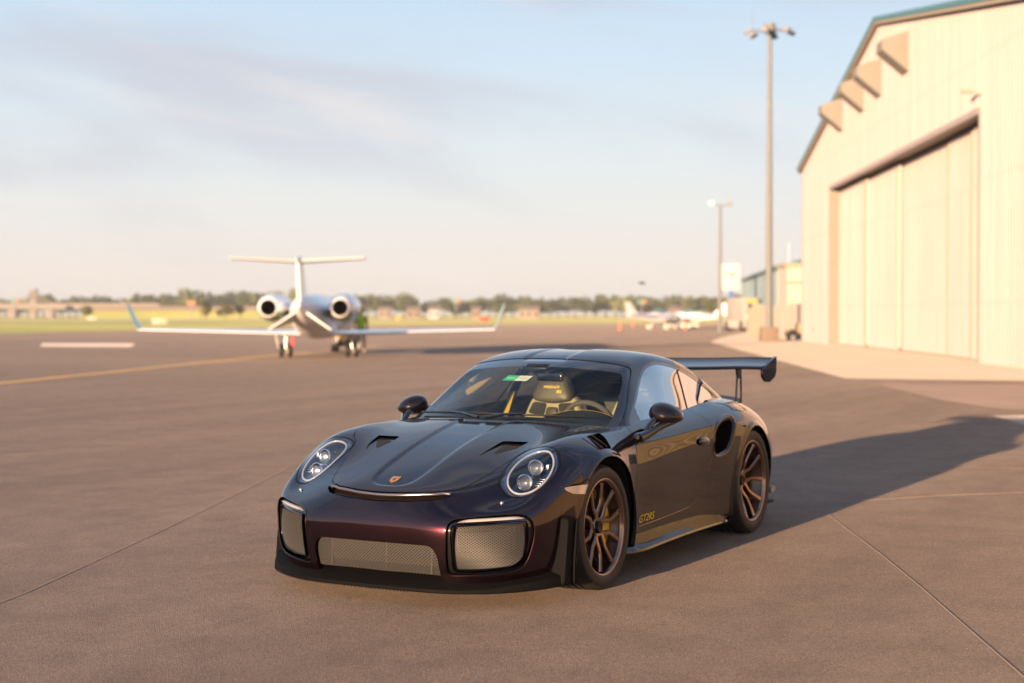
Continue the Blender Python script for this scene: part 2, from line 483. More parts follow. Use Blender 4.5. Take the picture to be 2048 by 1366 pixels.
# ------------------------------------------------------------------ ground materials
def asphalt_mat():
    m, n, l, b = new_mat('weathered_asphalt')
    tc = n.new('ShaderNodeTexCoord')
    def noise(s, d, r=.55, w=None):
        t = n.new('ShaderNodeTexNoise'); t.inputs['Scale'].default_value = s; t.inputs['Detail'].default_value = d; t.inputs['Roughness'].default_value = r
        l.new((w or tc).outputs['Object' if w is None else 'Vector'], t.inputs['Vector']); return t
    def ramp(src, p0, c0, p1, c1):
        r = n.new('ShaderNodeValToRGB'); r.color_ramp.elements[0].position = p0; r.color_ramp.elements[0].color = (*c0, 1)
        r.color_ramp.elements[1].position = p1; r.color_ramp.elements[1].color = (*c1, 1); l.new(src, r.inputs['Fac']); return r
    def mul(a, b_, f=1.0):
        x = n.new('ShaderNodeMixRGB'); x.blend_type = 'MULTIPLY'; x.inputs['Fac'].default_value = f; l.new(a, x.inputs['Color1']); l.new(b_, x.inputs['Color2']); return x.outputs['Color']
    big = noise(.09, 5)                                     # large worn areas
    base = ramp(big.outputs['Fac'], .30, (.207, .164, .132), .72, (.258, .207, .170))
    mp = n.new('ShaderNodeMapping'); mp.inputs['Rotation'].default_value = (0, 0, R(27)); mp.inputs['Scale'].default_value = (.05, .9, 1)
    l.new(tc.outputs['Object'], mp.inputs['Vector'])
    st = noise(1.0, 5, .6, mp)                              # paver-lane streaks
    c = mul(base.outputs['Color'], ramp(st.outputs['Fac'], .35, (.86, .85, .85), .65, (1.06, 1.06, 1.05)).outputs['Color'])
    md = noise(2.3, 6, .65)                                 # stains
    c = mul(c, ramp(md.outputs['Fac'], .33, (.84, .83, .83), .58, (1.03, 1.03, 1.03)).outputs['Color'])
    mp2 = n.new('ShaderNodeMapping'); mp2.inputs['Rotation'].default_value = (0, 0, R(-8)); mp2.inputs['Scale'].default_value = (.10, 1.6, 1)
    l.new(tc.outputs['Object'], mp2.inputs['Vector'])
    tm = noise(.8, 4, .6, mp2)
    c = mul(c, ramp(tm.outputs['Fac'], .62, (1, 1, 1), .74, (.80, .80, .81)).outputs['Color'])
    ag = n.new('ShaderNodeTexVoronoi'); ag.inputs['Scale'].default_value = 190; l.new(tc.outputs['Object'], ag.inputs['Vector'])
    sp = n.new('ShaderNodeSeparateColor'); l.new(ag.outputs['Color'], sp.inputs['Color'])
    c = mul(c, ramp(sp.outputs['Green'], .05, (.52, .51, .50), .95, (1.42, 1.40, 1.36)).outputs['Color'], .8)
    ch = n.new('ShaderNodeTexVoronoi'); ch.inputs['Scale'].default_value = 9; l.new(tc.outputs['Object'], ch.inputs['Vector'])
    s2 = n.new('ShaderNodeSeparateColor'); l.new(ch.outputs['Color'], s2.inputs['Color'])
    near = n.new('ShaderNodeMath'); near.operation = 'LESS_THAN'; near.inputs[1].default_value = .045; l.new(ch.outputs['Distance'], near.inputs[0])
    rare = n.new('ShaderNodeMath'); rare.operation = 'GREATER_THAN'; rare.inputs[1].default_value = .93; l.new(s2.outputs['Red'], rare.inputs[0])
    bo = n.new('ShaderNodeMath'); bo.operation = 'MULTIPLY'; l.new(near.outputs[0], bo.inputs[0]); l.new(rare.outputs[0], bo.inputs[1])
    x = n.new('ShaderNodeMixRGB'); l.new(bo.outputs[0], x.inputs['Fac']); l.new(c, x.inputs['Color1']); x.inputs['Color2'].default_value = (.55, .50, .45, 1)
    l.new(x.outputs['Color'], b.inputs['Base Color'])
    b.inputs['Roughness'].default_value = .82; b.inputs['Specular IOR Level'].default_value = .25; b.inputs['Diffuse Roughness'].default_value = 1.0
    bp = n.new('ShaderNodeBump'); bp.inputs['Strength'].default_value = 1.0; bp.inputs['Distance'].default_value = .0045
    l.new(ag.outputs['Distance'], bp.inputs['Height'])
    b2 = n.new('ShaderNodeBump'); b2.inputs['Strength'].default_value = .25; b2.inputs['Distance'].default_value = .02
    l.new(md.outputs['Fac'], b2.inputs['Height']); l.new(bp.outputs['Normal'], b2.inputs['Normal']); l.new(b2.outputs['Normal'], b.inputs['Normal'])
    return m
M['asphalt'] = asphalt_mat()
M['asphalt_dark'] = pmat('asphalt_patch', (.16, .125, .105), .8, noise=(.6, .25), bump=(80, .4, .01))
M['concrete'] = pmat('apron_concrete', (.29, .255, .215), .85, noise=(.5, .14), bump=(60, .3, .008))
M['joint'] = pmat('joint_filler', (.215, .168, .137), .9, noise=(4, .4))
M['joint_dark'] = pmat('joint_tar', (.180, .139, .113), .85, noise=(6, .3))
M['yellow_line'] = pmat('taxi_line_paint', (.38, .25, .085), .75, noise=(3, .35))
M['white_line'] = pmat('worn_white_paint', (.40, .37, .345), .8, noise=(1.2, .25))
def grass_mat():
    m, n, l, b = new_mat('mown_grass')
    tc = n.new('ShaderNodeTexCoord')
    t = n.new('ShaderNodeTexNoise'); t.inputs['Scale'].default_value = .02; t.inputs['Detail'].default_value = 7; l.new(tc.outputs['Object'], t.inputs['Vector'])
    r = n.new('ShaderNodeValToRGB'); e = r.color_ramp.elements; e[0].position = .35; e[0].color = (.19, .24, .05, 1); e[1].position = .62; e[1].color = (.36, .34, .10, 1)
    l.new(t.outputs['Fac'], r.inputs['Fac'])
    u = n.new('ShaderNodeTexNoise'); u.inputs['Scale'].default_value = 3; u.inputs['Detail'].default_value = 5; l.new(tc.outputs['Object'], u.inputs['Vector'])
    r2 = n.new('ShaderNodeMapRange'); r2.inputs['To Min'].default_value = .7; r2.inputs['To Max'].default_value = 1.25; l.new(u.outputs['Fac'], r2.inputs['Value'])
    x = n.new('ShaderNodeMixRGB'); x.blend_type = 'MULTIPLY'; x.inputs['Fac'].default_value = 1; l.new(r.outputs['Color'], x.inputs['Color1']); l.new(r2.outputs['Result'], x.inputs['Color2'])
    l.new(x.outputs['Color'], b.inputs['Base Color']); b.inputs['Roughness'].default_value = .9
    bp = n.new('ShaderNodeBump'); bp.inputs['Strength'].default_value = 1; bp.inputs['Distance'].default_value = .12; l.new(u.outputs['Fac'], bp.inputs['Height']); l.new(bp.outputs['Normal'], b.inputs['Normal'])
    return m
M['grass'] = grass_mat()
for k_ in ('asphalt_dark', 'concrete', 'joint', 'joint_dark', 'yellow_line', 'white_line', 'grass'):
    M[k_].node_tree.nodes['Principled BSDF'].inputs['Diffuse Roughness'].default_value = 1.0

def sheet(name, pts, z, mat, kind='structure'):
    V = [(p[0], p[1], z) for p in pts]
    a = sum(V[i - 1][0] * V[i][1] - V[i][0] * V[i - 1][1] for i in range(len(V)))
    o = mk(name, V, [list(range(len(V))) if a > 0 else list(range(len(V)))[::-1]], mat)
    return tag(o, kind=kind)
def strip(name, pts, w, z, mat):
    """painted line or joint along a ground path"""
    m = MB(); L = []; Rr = []
    P2 = [Vector((p[0], p[1], 0)) for p in pts]
    for i, p in enumerate(P2):
        t = (P2[min(i + 1, len(P2) - 1)] - P2[max(i - 1, 0)]).normalized(); s = Vector((-t.y, t.x, 0)) * w / 2
        L.append((p + s)); Rr.append((p - s))
    V = [(v.x, v.y, z) for v in L] + [(v.x, v.y, z) for v in Rr]; n_ = len(L)
    o = mk(name, V, [[i + n_, i + 1 + n_, i + 1, i] for i in range(n_ - 1)], mat)
    return tag(o, kind='structure')

# ------------------------------------------------------------------ ground
sheet('ground', [dl(-900, -2500), dl(-900, 2500), dl(4500, 2500), dl(4500, -2500)], -.012, M['grass'])
apron_far = [gp(-900, 690), gp(-200, 672), gp(0, 667), gp(300, 660), gp(620, 652.5), gp(1000, 648.5), gp(1500, 646.5)]
sheet('apron', [dl(-300, -260), dl(-300, 200), dl(300, 200)] + apron_far[::-1], 0, M['asphalt'])
sheet('taxiway', [dl(300, -420), dl(330, -420), dl(430, 160), dl(385, 160)], -.006, M['concrete'])
sheet('runway', [dl(470, -600), dl(520, -600), dl(560, 300), dl(505, 300)], -.006, M['concrete'])
padA, padB, padC = gp(1420, 684), gp(1690, 757), gp(2048, 762)
sheet('concrete_pad', [padA, padB, padC, dl(33.5, 14.3), dl(30, 40), dl(130, 30), dl(130, 20.5), gp(1440, 676)], .004, M['concrete'])
sheet('concrete_slab', [gp(1985, 832), gp(2250, 828), gp(2250, 905), gp(2047, 850)], .004, M['concrete'])
sheet('asphalt_patch', [gp(1752, 768), gp(2300, 770), gp(2300, 822), gp(2010, 820), gp(1880, 800)], .004, M['asphalt_dark'])
sheet('concrete_patch', [gp(80, 693), gp(262, 694), gp(272, 687), gp(84, 686.5)], .004, M['white_line'])
strip('yellow_taxi_line', [gp(-500, 817), gp(0, 767), gp(270, 739.5), gp(540, 712), gp(760, 691)], .26, .006, M['yellow_line'])
strip('white_guide_line', [gp(-200, 735), gp(120, 732), gp(360, 731)], .25, .005, M['joint'])
strip('pavement_joint', [gp(1520, 920), gp(1600, 985), gp(1680, 1048), gp(1762, 1110), gp(1838, 1172), gp(1920, 1244), gp(2060, 1366), gp(2300, 1570)], .010, .003, M['joint'])
strip('pavement_joint', [gp(-60, 1230), gp(60, 1182), gp(300, 1072), gp(470, 990), gp(560, 945), gp(640, 900)], .010, .003, M['joint_dark'])
strip('pavement_joint', [gp(1650, 1006), gp(1760, 1000), gp(1880, 992), gp(2048, 986), gp(2200, 984)], .035, .0035, M['joint'])
strip('pavement_joint', [gp(1840, 938), gp(1950, 936), gp(2100, 938)], .035, .0035, M['joint'])

# ------------------------------------------------------------------ hangar
M['hangar'] = pmat('cream_wall_metal', (.50, .47, .415), .5, noise=(.25, .06))
M['hangar_door'] = pmat('cream_door_metal', (.53, .50, .44), .45, noise=(.2, .06))
M['hangar_shade'] = pmat('soffit_metal', (.36, .30, .23), .6)
M['vent_grey'] = pmat('vent_hood_metal', (.22, .21, .185), .6, noise=(2, .1))
M['teal'] = pmat('teal_trim_metal', (.05, .17, .19), .4, noise=(1, .1))
M['tan'] = pmat('tan_wall_metal', (.48, .36, .20), .5, noise=(.25, .1))
def streak(name, col):
    m = pmat(name, col, .5); n, l = m.node_tree.nodes, m.node_tree.links; b = n['Principled BSDF']
    tc = n.new('ShaderNodeTexCoord'); mp = n.new('ShaderNodeMapping'); mp.inputs['Scale'].default_value = (1.6, 1.6, .10); l.new(tc.outputs['Object'], mp.inputs['Vector'])
    t = n.new('ShaderNodeTexNoise'); t.inputs['Scale'].default_value = 1.0; t.inputs['Detail'].default_value = 7; t.inputs['Roughness'].default_value = .65; l.new(mp.outputs['Vector'], t.inputs['Vector'])
    w = n.new('ShaderNodeTexWave'); w.wave_type = 'BANDS'; w.bands_direction = 'Z'; w.inputs['Scale'].default_value = .083; w.inputs['Distortion'].default_value = 0; l.new(tc.outputs['Object'], w.inputs['Vector'])
    sm = n.new('ShaderNodeMapRange'); sm.inputs['From Min'].default_value = .992; sm.inputs['From Max'].default_value = 1; sm.inputs['To Min'].default_value = 1; sm.inputs['To Max'].default_value = .95; l.new(w.outputs['Fac'], sm.inputs['Value'])
    r = n.new('ShaderNodeMapRange'); r.inputs['From Min'].default_value = .3; r.inputs['From Max'].default_value = .7; r.inputs['To Min'].default_value = .86; r.inputs['To Max'].default_value = 1.06; l.new(t.outputs['Fac'], r.inputs['Value'])
    k = n.new('ShaderNodeMath'); k.operation = 'MULTIPLY'; l.new(r.outputs['Result'], k.inputs[0]); l.new(sm.outputs['Result'], k.inputs[1])
    x = n.new('ShaderNodeMixRGB'); x.blend_type = 'MULTIPLY'; x.inputs['Fac'].default_value = 1; x.inputs['Color1'].default_value = (*col, 1); l.new(k.outputs[0], x.inputs['Color2']); l.new(x.outputs['Color'], b.inputs['Base Color'])
    return m
M['hangar'] = streak('cream_wall_cladding', (.365, .312, .318)); M['hangar_door'] = streak('cream_door_cladding', (.50, .44, .42))
def ribbed(m, s0, s1, ztop, z0, y, pitch=.30, rib=.035, sgn=1):
    """corrugated sheet in local x (along wall), z; ztop(s) gives the upper edge"""
    xs = []; s = s0
    while s < s1 - 1e-6:
        for a, o in ((0, 0), (.16, 0), (.19, rib), (.27, rib)):
            if s + a < s1: xs.append((s + a, o))
        s += pitch
    xs.append((s1, 0))
    V = []; F = []
    for i, (a, o) in enumerate(xs):
        zt = ztop(a)
        zb = z0(a) if callable(z0) else z0
        V += [(a, y - o * sgn, zb), (a, y - o * sgn, zt)]
    for i in range(len(xs) - 1):
        F.append([2 * i, 2 * i + 2, 2 * i + 3, 2 * i + 1])
    m.add(V, F)
def wall_frame(p0, p1):
    """matrix whose local x runs along the wall, local -y faces out to the apron"""
    x = (p1 - p0).normalized(); z = Vector((0, 0, 1)); y = z.cross(x)
    return Matrix(((x.x, y.x, 0, p0.x), (x.y, y.y, 0, p0.y), (0, 0, 1, 0), (0, 0, 0, 1)))
hA, hB = dl(84.2, 16.4), dl(41.55, 14.3)
HM = wall_frame(hA, hB)
hangar = empty('hangar'); hangar.matrix_world = HM
tag(hangar, 'large cream metal hangar with teal roof edge and tall sliding doors', 'hangar')
SR, SE = 21.9, 47.0
ztop = lambda s: 9.56 + (13.56 - 9.56) * s / SR if s < SR else 13.56 - (13.56 - 9.56) * (s - SR) / (SE - SR)
D0, D1, DH = 9.3, 37.7, 7.85
OUT = -1   # local -y is out
m = MB(); ribbed(m, 0, D0, ztop, 0, 0, .30, .05); ribbed(m, D1, SE, ztop, 0, 0, .30, .05); ribbed(m, D0, D1, ztop, DH, 0, .30, .05); m.build('front_wall', M['hangar'], hangar, None)
m = MB(); m.box((0 - .06, .15, 4.78), (.2, .42, 9.5)); m.build('corner_trim', M['hangar'], hangar, None)
m = MB(); m.prism([(0, 0), (30, 0), (30, 9.56), (0, 9.56)], 0, -.02, .0); m.build('side_wall', M['hangar'], hangar, None)
m = MB(); m.prism([(0, 0), (30, 0), (30, 9.56), (0, 9.56)], 0, SE, SE + .02); m.build('side_wall', M['hangar'], hangar, None)
m = MB(); m.prism([(-.5, 9.50), (SR, 13.58), (SE + .5, 9.50), (SE + .5, 9.75), (SR, 13.86), (-.5, 9.75)], 1, -.25, 30); m.build('roof', M['hangar_shade'], hangar, None)
m = MB(); m.prism([(-.55, 9.62), (SR, 13.70), (SE + .55, 9.62), (SE + .55, 9.80), (SR, 13.89), (-.55, 9.80)], 1, -.30, -.25); m.build('roof_edge', M['teal'], hangar, None)
m = MB(); m.box(((D0 + D1) / 2, .9, DH + .06), (D1 - D0, 1.9, .1)); m.build('door_soffit', M['hangar_shade'], hangar, None)
for x_ in (D0 - .04, D1 + .04):
    m = MB(); m.box((x_, .9, DH / 2), (.08, 1.9, DH)); m.build('door_jamb', M['vent_grey'], hangar, None)
m = MB(); m.box(((D0 + D1) / 2, -.03, DH - .02), (D1 - D0, .10, .16)); m.build('door_header', M['hangar'], hangar, None)
leaf = [(9.3, 16.5, .46), (16.2, 23.0, .58), (22.5, 31.2, .74), (31.0, 34.9, .66), (34.7, 36.6, .54), (36.4, 37.7, .42)]
for a, b, y in leaf:
    m = MB(); ribbed(m, a, b, lambda s: DH - .35, .05, y, .33, .03)
    m.box(((a + b) / 2, y + .06, DH / 2), (b - a, .08, DH - .3))
    d = m.build('hangar_door', M['hangar_door'], hangar, None)
    for x_ in (a + .08, b - .08):
        m = MB(); m.box((x_, y - .035, DH / 2 - .1), (.13, .06, DH - .4)); m.build('door_edge', M['hangar_shade'], d, None)
for (s, z, w) in ((12.6, 11.05, 1.0), (18.0, 11.25, 1.05), (21.8, 11.35, 1.05), (27.0, 11.50, 1.15)):
    h = 1.25                                           # sloping vent hood on the gable
    m = MB(); m.prism([(-.0, z + h * .62), (-1.05, z + h * .34), (-1.05, z + h * .04), (0, z - h * .66)], 0, s - w / 2, s + w / 2); m.build('vent_hood', M['vent_grey'], hangar, None)
m = MB(); m.tube([(38.0, -.05, 8.3), (38.0, -.45, 8.45)], .03, 6); m.box((38.0, -.5, 8.42), (.14, .3, .12)); m.build('wall_camera', M['hangar_shade'], hangar, None)
# the next hangar along the apron, beside the camera
h2 = empty('hangar'); h2.matrix_world = wall_frame(dl(84.2, 16.4) + (hB - hA).normalized() * 62 + RH * 2, dl(84.2, 16.4) + (hB - hA).normalized() * 106 + RH * 2)
tag(h2, 'second tan metal hangar beside the cream one, reflected in the car door', 'hangar')
zt2 = lambda s: 6.2 + 2.9 * (1 - abs(s - 18) / 18)
m = MB(); ribbed(m, 0, 36, zt2, 0, 0, .30, .018); m.build('front_wall', M['tan'], h2, None)
m = MB(); m.prism([(-.5, 6.1), (18, 9.05), (36.5, 6.1), (36.5, 6.4), (18, 9.4), (-.5, 6.4)], 1, -.3, 26); m.build('roof', M['teal'], h2, None)
for x_ in (-.02, 36):
    m = MB(); m.prism([(0, 0), (26, 0), (26, 6.2), (0, 6.2)], 0, x_, x_ + .02); m.build('side_wall', M['tan'], h2, None)

# ------------------------------------------------------------------ sports car
# x forward, y to the car's left, z up; origin on the ground under the front axle
car = empty('sports_car')
tag(car, 'dark aubergine sports coupe with bronze wheels and tall rear wing on the asphalt', 'car')
WB = 2.453                     # wheelbase
FR, RR = 0.347, 0.364          # tyre radii
def mirror_cage(half, quads):
    """half cage (y >= 0) -> whole cage"""
    V = [tuple(p) for p in half]; idx = {}
    for i, p in enumerate(half):
        if abs(p[1]) < 1e-6: idx[i] = i
        else:
            idx[i] = len(V); V.append((p[0], -p[1], p[2]))
    F = [list(q) for q in quads] + [[idx[i] for i in q][::-1] for q in quads]
    return V, F

# side strip columns, from the nose centre round the corner to the tail centre: rows T, r1 .. r5
side = [
 [(.850,0,.583),(.902,0,.530),(.950,0,.440),(.945,0,.335),(.922,0,.23),(.880,0,.13)],
 [(.838,.22,.585),(.890,.22,.530),(.943,.22,.442),(.938,.22,.335),(.915,.22,.23),(.874,.22,.13)],
 [(.745,.425,.590),(.825,.435,.530),(.918,.44,.447),(.917,.445,.335),(.900,.44,.23),(.862,.43,.13)],
 [(.622,.655,.568),(.700,.665,.528),(.806,.665,.462),(.806,.672,.35),(.797,.662,.23),(.765,.645,.13)],
 [(.500,.690,.650),(.560,.785,.585),(.640,.825,.490),(.640,.835,.36),(.630,.825,.235),(.600,.80,.13)],
 [(.360,.702,.752),(.405,.818,.675),(.440,.890,.560),(.440,.900,.38),(.435,.890,.24),(.430,.86,.13)],
 [(.215,.705,.818),(.235,.828,.757),(.245,.918,.645),(.245,.930,.42),(.245,.915,.25),(.240,.88,.13)],
 [(.020,.705,.848),(.020,.838,.800),(.010,.932,.715),(.005,.940,.45),(.005,.920,.25),(.005,.88,.13)],
 [(-.185,.712,.859),(-.190,.842,.806),(-.195,.922,.690),(-.20,.925,.45),(-.20,.905,.25),(-.20,.87,.13)],
 [(-.385,.722,.860),(-.385,.838,.800),(-.390,.903,.665),(-.395,.895,.45),(-.395,.885,.25),(-.395,.855,.13)],
 [(-.590,.742,.858),(-.585,.838,.797),(-.585,.893,.660),(-.585,.884,.45),(-.585,.876,.25),(-.585,.85,.13)],
 [(-.90,.762,.866),(-.90,.850,.800),(-.90,.897,.672),(-.90,.884,.455),(-.90,.874,.26),(-.90,.85,.13)],
 [(-1.25,.760,.880),(-1.25,.856,.812),(-1.25,.901,.692),(-1.25,.886,.465),(-1.25,.874,.26),(-1.25,.85,.13)],
 [(-1.60,.745,.900),(-1.60,.862,.830),(-1.60,.912,.715),(-1.60,.897,.48),(-1.60,.880,.27),(-1.60,.855,.14)],
 [(-1.90,.722,.920),(-1.90,.868,.850),(-1.90,.930,.735),(-1.90,.920,.50),(-1.90,.900,.28),(-1.90,.87,.14)],
 [(-2.20,.692,.934),(-2.20,.868,.862),(-2.20,.943,.745),(-2.20,.942,.52),(-2.20,.925,.28),(-2.20,.88,.14)],
 [(-2.50,.660,.930),(-2.50,.850,.855),(-2.50,.938,.735),(-2.50,.948,.52),(-2.50,.930,.28),(-2.50,.88,.14)],
 [(-2.80,.625,.905),(-2.80,.805,.828),(-2.80,.902,.705),(-2.80,.925,.50),(-2.80,.905,.28),(-2.80,.86,.14)],
 [(-3.08,.575,.868),(-3.08,.730,.790),(-3.08,.825,.675),(-3.08,.855,.48),(-3.08,.835,.28),(-3.08,.80,.14)],
 [(-3.30,.48,.835),(-3.33,.60,.76),(-3.34,.66,.66),(-3.34,.68,.48),(-3.33,.66,.28),(-3.30,.64,.14)],
 [(-3.40,.25,.825),(-3.45,.30,.75),(-3.47,.32,.65),(-3.48,.33,.48),(-3.46,.32,.28),(-3.42,.31,.14)],
 [(-3.42,0,.825),(-3.48,0,.75),(-3.50,0,.65),(-3.51,0,.48),(-3.49,0,.28),(-3.44,0,.14)],
]
half = []; S = {}
for c, colm in enumerate(side):
    for r, p in enumerate(colm):
        S[c, r] = len(half); half.append(p)
quads = []
for c in range(len(side) - 1):
    for r in range(5):
        quads.append([S[c, r], S[c, r + 1], S[c + 1, r + 1], S[c + 1, r]])
# bonnet and wing tops: rows follow side columns 4 .. 10
top = [
 [(.700,0,.648),(.682,.22,.646),(.605,.462,.642)],
 [(.500,0,.716),(.490,.22,.714),(.440,.492,.704)],
 [(.280,0,.779),(.280,.23,.779),(.258,.515,.770)],
 [(.060,0,.832),(.060,.24,.832),(.048,.535,.823)],
 [(-.12,0,.868),(-.13,.25,.867),(-.165,.545,.851)],
 [(-.23,0,.886),(-.25,.26,.884),(-.335,.555,.864)],
 [(-.31,0,.897),(-.34,.27,.894),(-.46,.560,.873)],
]
TP = {}
for i, row in enumerate(top):
    for j, p in enumerate(row):
        TP[i + 1, j] = len(half); half.append(p)
    TP[i + 1, 3] = S[4 + i, 0]
for j in range(4): TP[0, j] = S[j, 0]
for i in range(len(top)):
    for j in range(3):
        quads.append([TP[i, j], TP[i, j + 1], TP[i + 1, j + 1], TP[i + 1, j]])
# inner shoulder behind the cabin
IN = {}
for c in range(15, 22):
    x, y, z = side[c][0]
    IN[c] = len(half); half.append((x + (0.06 if c > 18 else 0), y * 0.55 if y else 0, z - .015))
for c in range(15, 21):
    quads.append([S[c, 0], S[c + 1, 0], IN[c + 1], IN[c]])
cv, cf = mirror_cage(half, quads)
BODY = fitted(cv, cf, 4)
if BODY.N[np.argmax(BODY.V[:, 1])][1] < 0:
    BODY = Surf(BODY.V, -BODY.N, [f[::-1] for f in BODY.F])

# greenhouse: windscreen, roof, pillars, fastback
gh = [
 [(-.29,0,.875),(-.33,.30,.871),(-.47,.58,.856),(-.60,.712,.850),(-.66,.755,.842),(-.70,.775,.835)],
 [(-.52,0,.996),(-.55,.29,.990),(-.675,.55,.957),(-.785,.672,.955),(-.84,.715,.91),(-.87,.768,.84)],
 [(-.78,0,1.121),(-.81,.28,1.114),(-.89,.522,1.080),(-.98,.624,1.078),(-1.03,.685,.98),(-1.05,.767,.845)],
 [(-1.03,0,1.226),(-1.05,.27,1.221),(-1.095,.485,1.196),(-1.155,.572,1.174),(-1.22,.655,1.04),(-1.25,.763,.855)],
 [(-1.24,0,1.276),(-1.25,.27,1.271),(-1.285,.465,1.248),(-1.34,.562,1.206),(-1.40,.65,1.06),(-1.45,.752,.868)],
 [(-1.50,0,1.294),(-1.50,.27,1.290),(-1.52,.462,1.268),(-1.55,.566,1.217),(-1.62,.648,1.06),(-1.68,.737,.88)],
 [(-1.80,0,1.276),(-1.80,.27,1.271),(-1.81,.462,1.250),(-1.84,.570,1.194),(-1.90,.640,1.05),(-1.95,.712,.90)],
 [(-2.10,0,1.226),(-2.10,.27,1.220),(-2.11,.462,1.200),(-2.13,.570,1.146),(-2.18,.625,1.03),(-2.22,.682,.905)],
 [(-2.45,0,1.132),(-2.45,.27,1.126),(-2.46,.445,1.106),(-2.47,.556,1.048),(-2.49,.605,.970),(-2.5,.645,.90)],
 [(-2.80,0,1.018),(-2.80,.26,1.012),(-2.81,.425,.992),(-2.82,.525,.945),(-2.83,.575,.897),(-2.84,.605,.86)],
 [(-3.12,0,.912),(-3.12,.25,.908),(-3.12,.39,.895),(-3.12,.465,.868),(-3.12,.51,.84),(-3.12,.54,.81)],
 [(-3.40,0,.850),(-3.40,.25,.846),(-3.39,.37,.835),(-3.37,.44,.815),(-3.36,.47,.79),(-3.35,.49,.76)],
]
half = [p for row in gh for p in row]
quads = [[i * 6 + k, i * 6 + k + 1, (i + 1) * 6 + k + 1, (i + 1) * 6 + k] for i in range(len(gh) - 1) for k in range(5)]
cv, cf = mirror_cage(half, quads)
GREEN = fitted(cv, cf, 4)
if GREEN.N[np.argmax(GREEN.V[:, 2])][2] < 0:
    GREEN = Surf(GREEN.V, -GREEN.N, [f[::-1] for f in GREEN.F])

# ---- shapes that cut the body into panels (plan = x,|y|; profile = x,z; front = |y|,z)
LAMP = smooth_poly([(.243,.67),(.256,.731),(.282,.769),(.324,.800),(.378,.817),(.443,.815),(.513,.797),(.569,.766),(.602,.727),(.620,.689),(.629,.650),(.619,.610),(.598,.577),(.566,.556),(.504,.543),(.434,.537),(.370,.539),(.298,.553),(.252,.582),(.238,.625)], 3)
RINGP = smooth_poly([(.279,.701),(.311,.748),(.356,.779),(.423,.789),(.490,.777),(.546,.741),(.578,.692),(.585,.653),(.570,.618),(.536,.593),(.484,.577),(.396,.572),(.318,.589),(.275,.635)], 3)
HOOD = np.vstack([smooth_poly([(.853,0),(.851,.06),(.840,.165),(.803,.290),(.765,.352),(.737,.392),(.700,.419),(.631,.447),(.569,.467),(.492,.491),(.427,.510),(.361,.530),(.300,.548),(.240,.575),(.205,.612),(.14,.650),(.067,.671),(-.08,.690),(-.257,.699),(-.515,.705)], 4, closed=False), [(-.80,.70),(-.80,-.02),(.853,-.02)]])
SLOT = np.vstack([smooth_poly([(.853,0),(.851,.06),(.840,.165),(.803,.290),(.772,.345),(.775,.392)], 4, closed=False), smooth_poly([(.792,.385),(.838,.330),(.879,.212),(.893,.090),(.896,0)], 4, closed=False), [(.896,-.02),(.853,-.02)]])
INLET = smooth_poly([(.442,.435),(.450,.455),(.482,.473),(.590,.486),(.723,.497),(.761,.495),(.792,.481),(.814,.451),(.821,.406),(.816,.351),(.800,.283),(.776,.229),(.744,.204),(.671,.189),(.553,.180),(.457,.175),(.430,.186),(.426,.215),(.433,.312),(.440,.395)], 3)
GRILLE = round_poly([(.474,.437),(.787,.452),(.792,.355),(.775,.262),(.735,.222),(.60,.206),(.470,.203)], [.012,.015,.05,.04,.04,.05,.02], 4)
CENTRE = np.vstack([round_poly([(-.02,.331),(.352,.330),(.386,.28),(.390,.10),(-.02,.10)], [.001,.05,.05,.001,.001], 4)])
ARCHF = (-.040, .338, .402)
ARCHR = (-2.462, .352, .400)
MARKER = [(.436,.607),(.383,.611),(.22,.612),(.27,.561),(.378,.571),(.419,.590)]
SEAM = np.array([(.622,-.1),(.622,.55),(.55,.70),(.497,.803),(.487,.832),(.43,.869),(.383,.889),(.26,.922),(.2,.95),(-4,1.2),(-4,-.1)])
DOOR = np.vstack([smooth_poly([(-.665,.90),(-.640,.857),(-.593,.818),(-.557,.771),(-.524,.718),(-.503,.657),(-.492,.58),(-.485,.507),(-.474,.40),(-.476,.30)], 3, closed=False), smooth_poly([(-.49,.279),(-.62,.279),(-.962,.286),(-1.323,.299),(-1.418,.312),(-1.50,.350),(-1.573,.405),(-1.640,.50),(-1.670,.586),(-1.684,.711),(-1.695,.786),(-1.700,.841),(-1.655,.92)], 4, closed=False)])
RINTAKE = smooth_poly([(-1.700,.605),(-1.693,.700),(-1.735,.775),(-1.853,.828),(-2.03,.856),(-2.105,.840),(-2.104,.795),(-2.055,.723),(-2.010,.656),(-1.947,.602),(-1.853,.577),(-1.755,.577)], 4)
LOUVER = round_poly([(-.066,.768),(-.248,.764),(-.222,.815),(-.141,.893),(.022,.889)], [.01,.02,.05,.02,.015], 3)
VENT = round_poly([(.372,.318),(.123,.343),(.106,.500),(.255,.478),(.350,.437)], [.02,.02,.01,.06,.04], 4)
VENTHOLE = round_poly([(.318,.380),(.165,.366),(.143,.485),(.246,.432)], [.015,.02,.01,.04], 4)
STRIPE = np.vstack([smooth_poly([(.797,0),(.793,.06),(.765,.113),(.70,.140),(.59,.152),(.45,.152),(.30,.154),(.02,.156),(-.13,.165),(-.45,.18)], 4, closed=False), [(-.45,-.02),(.797,-.02)]])
SCREEN = np.vstack([smooth_poly([(0,1.239),(.167,1.237),(.304,1.229),(.44,1.213),(.513,1.201),(.548,1.190),(.570,1.172),(.604,1.115),(.665,.992),(.702,.906),(.716,.864)], 4, closed=False), [(.716,.80),(-.02,.80),(-.02,1.239)]])
SCREEN_IN = np.vstack([smooth_poly([(0,1.196),(.12,1.195),(.319,1.184),(.505,1.163),(.553,1.147),(.576,1.122),(.606,1.058),(.634,.985),(.668,.885)], 4, closed=False), [(.668,.80),(-.02,.80),(-.02,1.196)]])
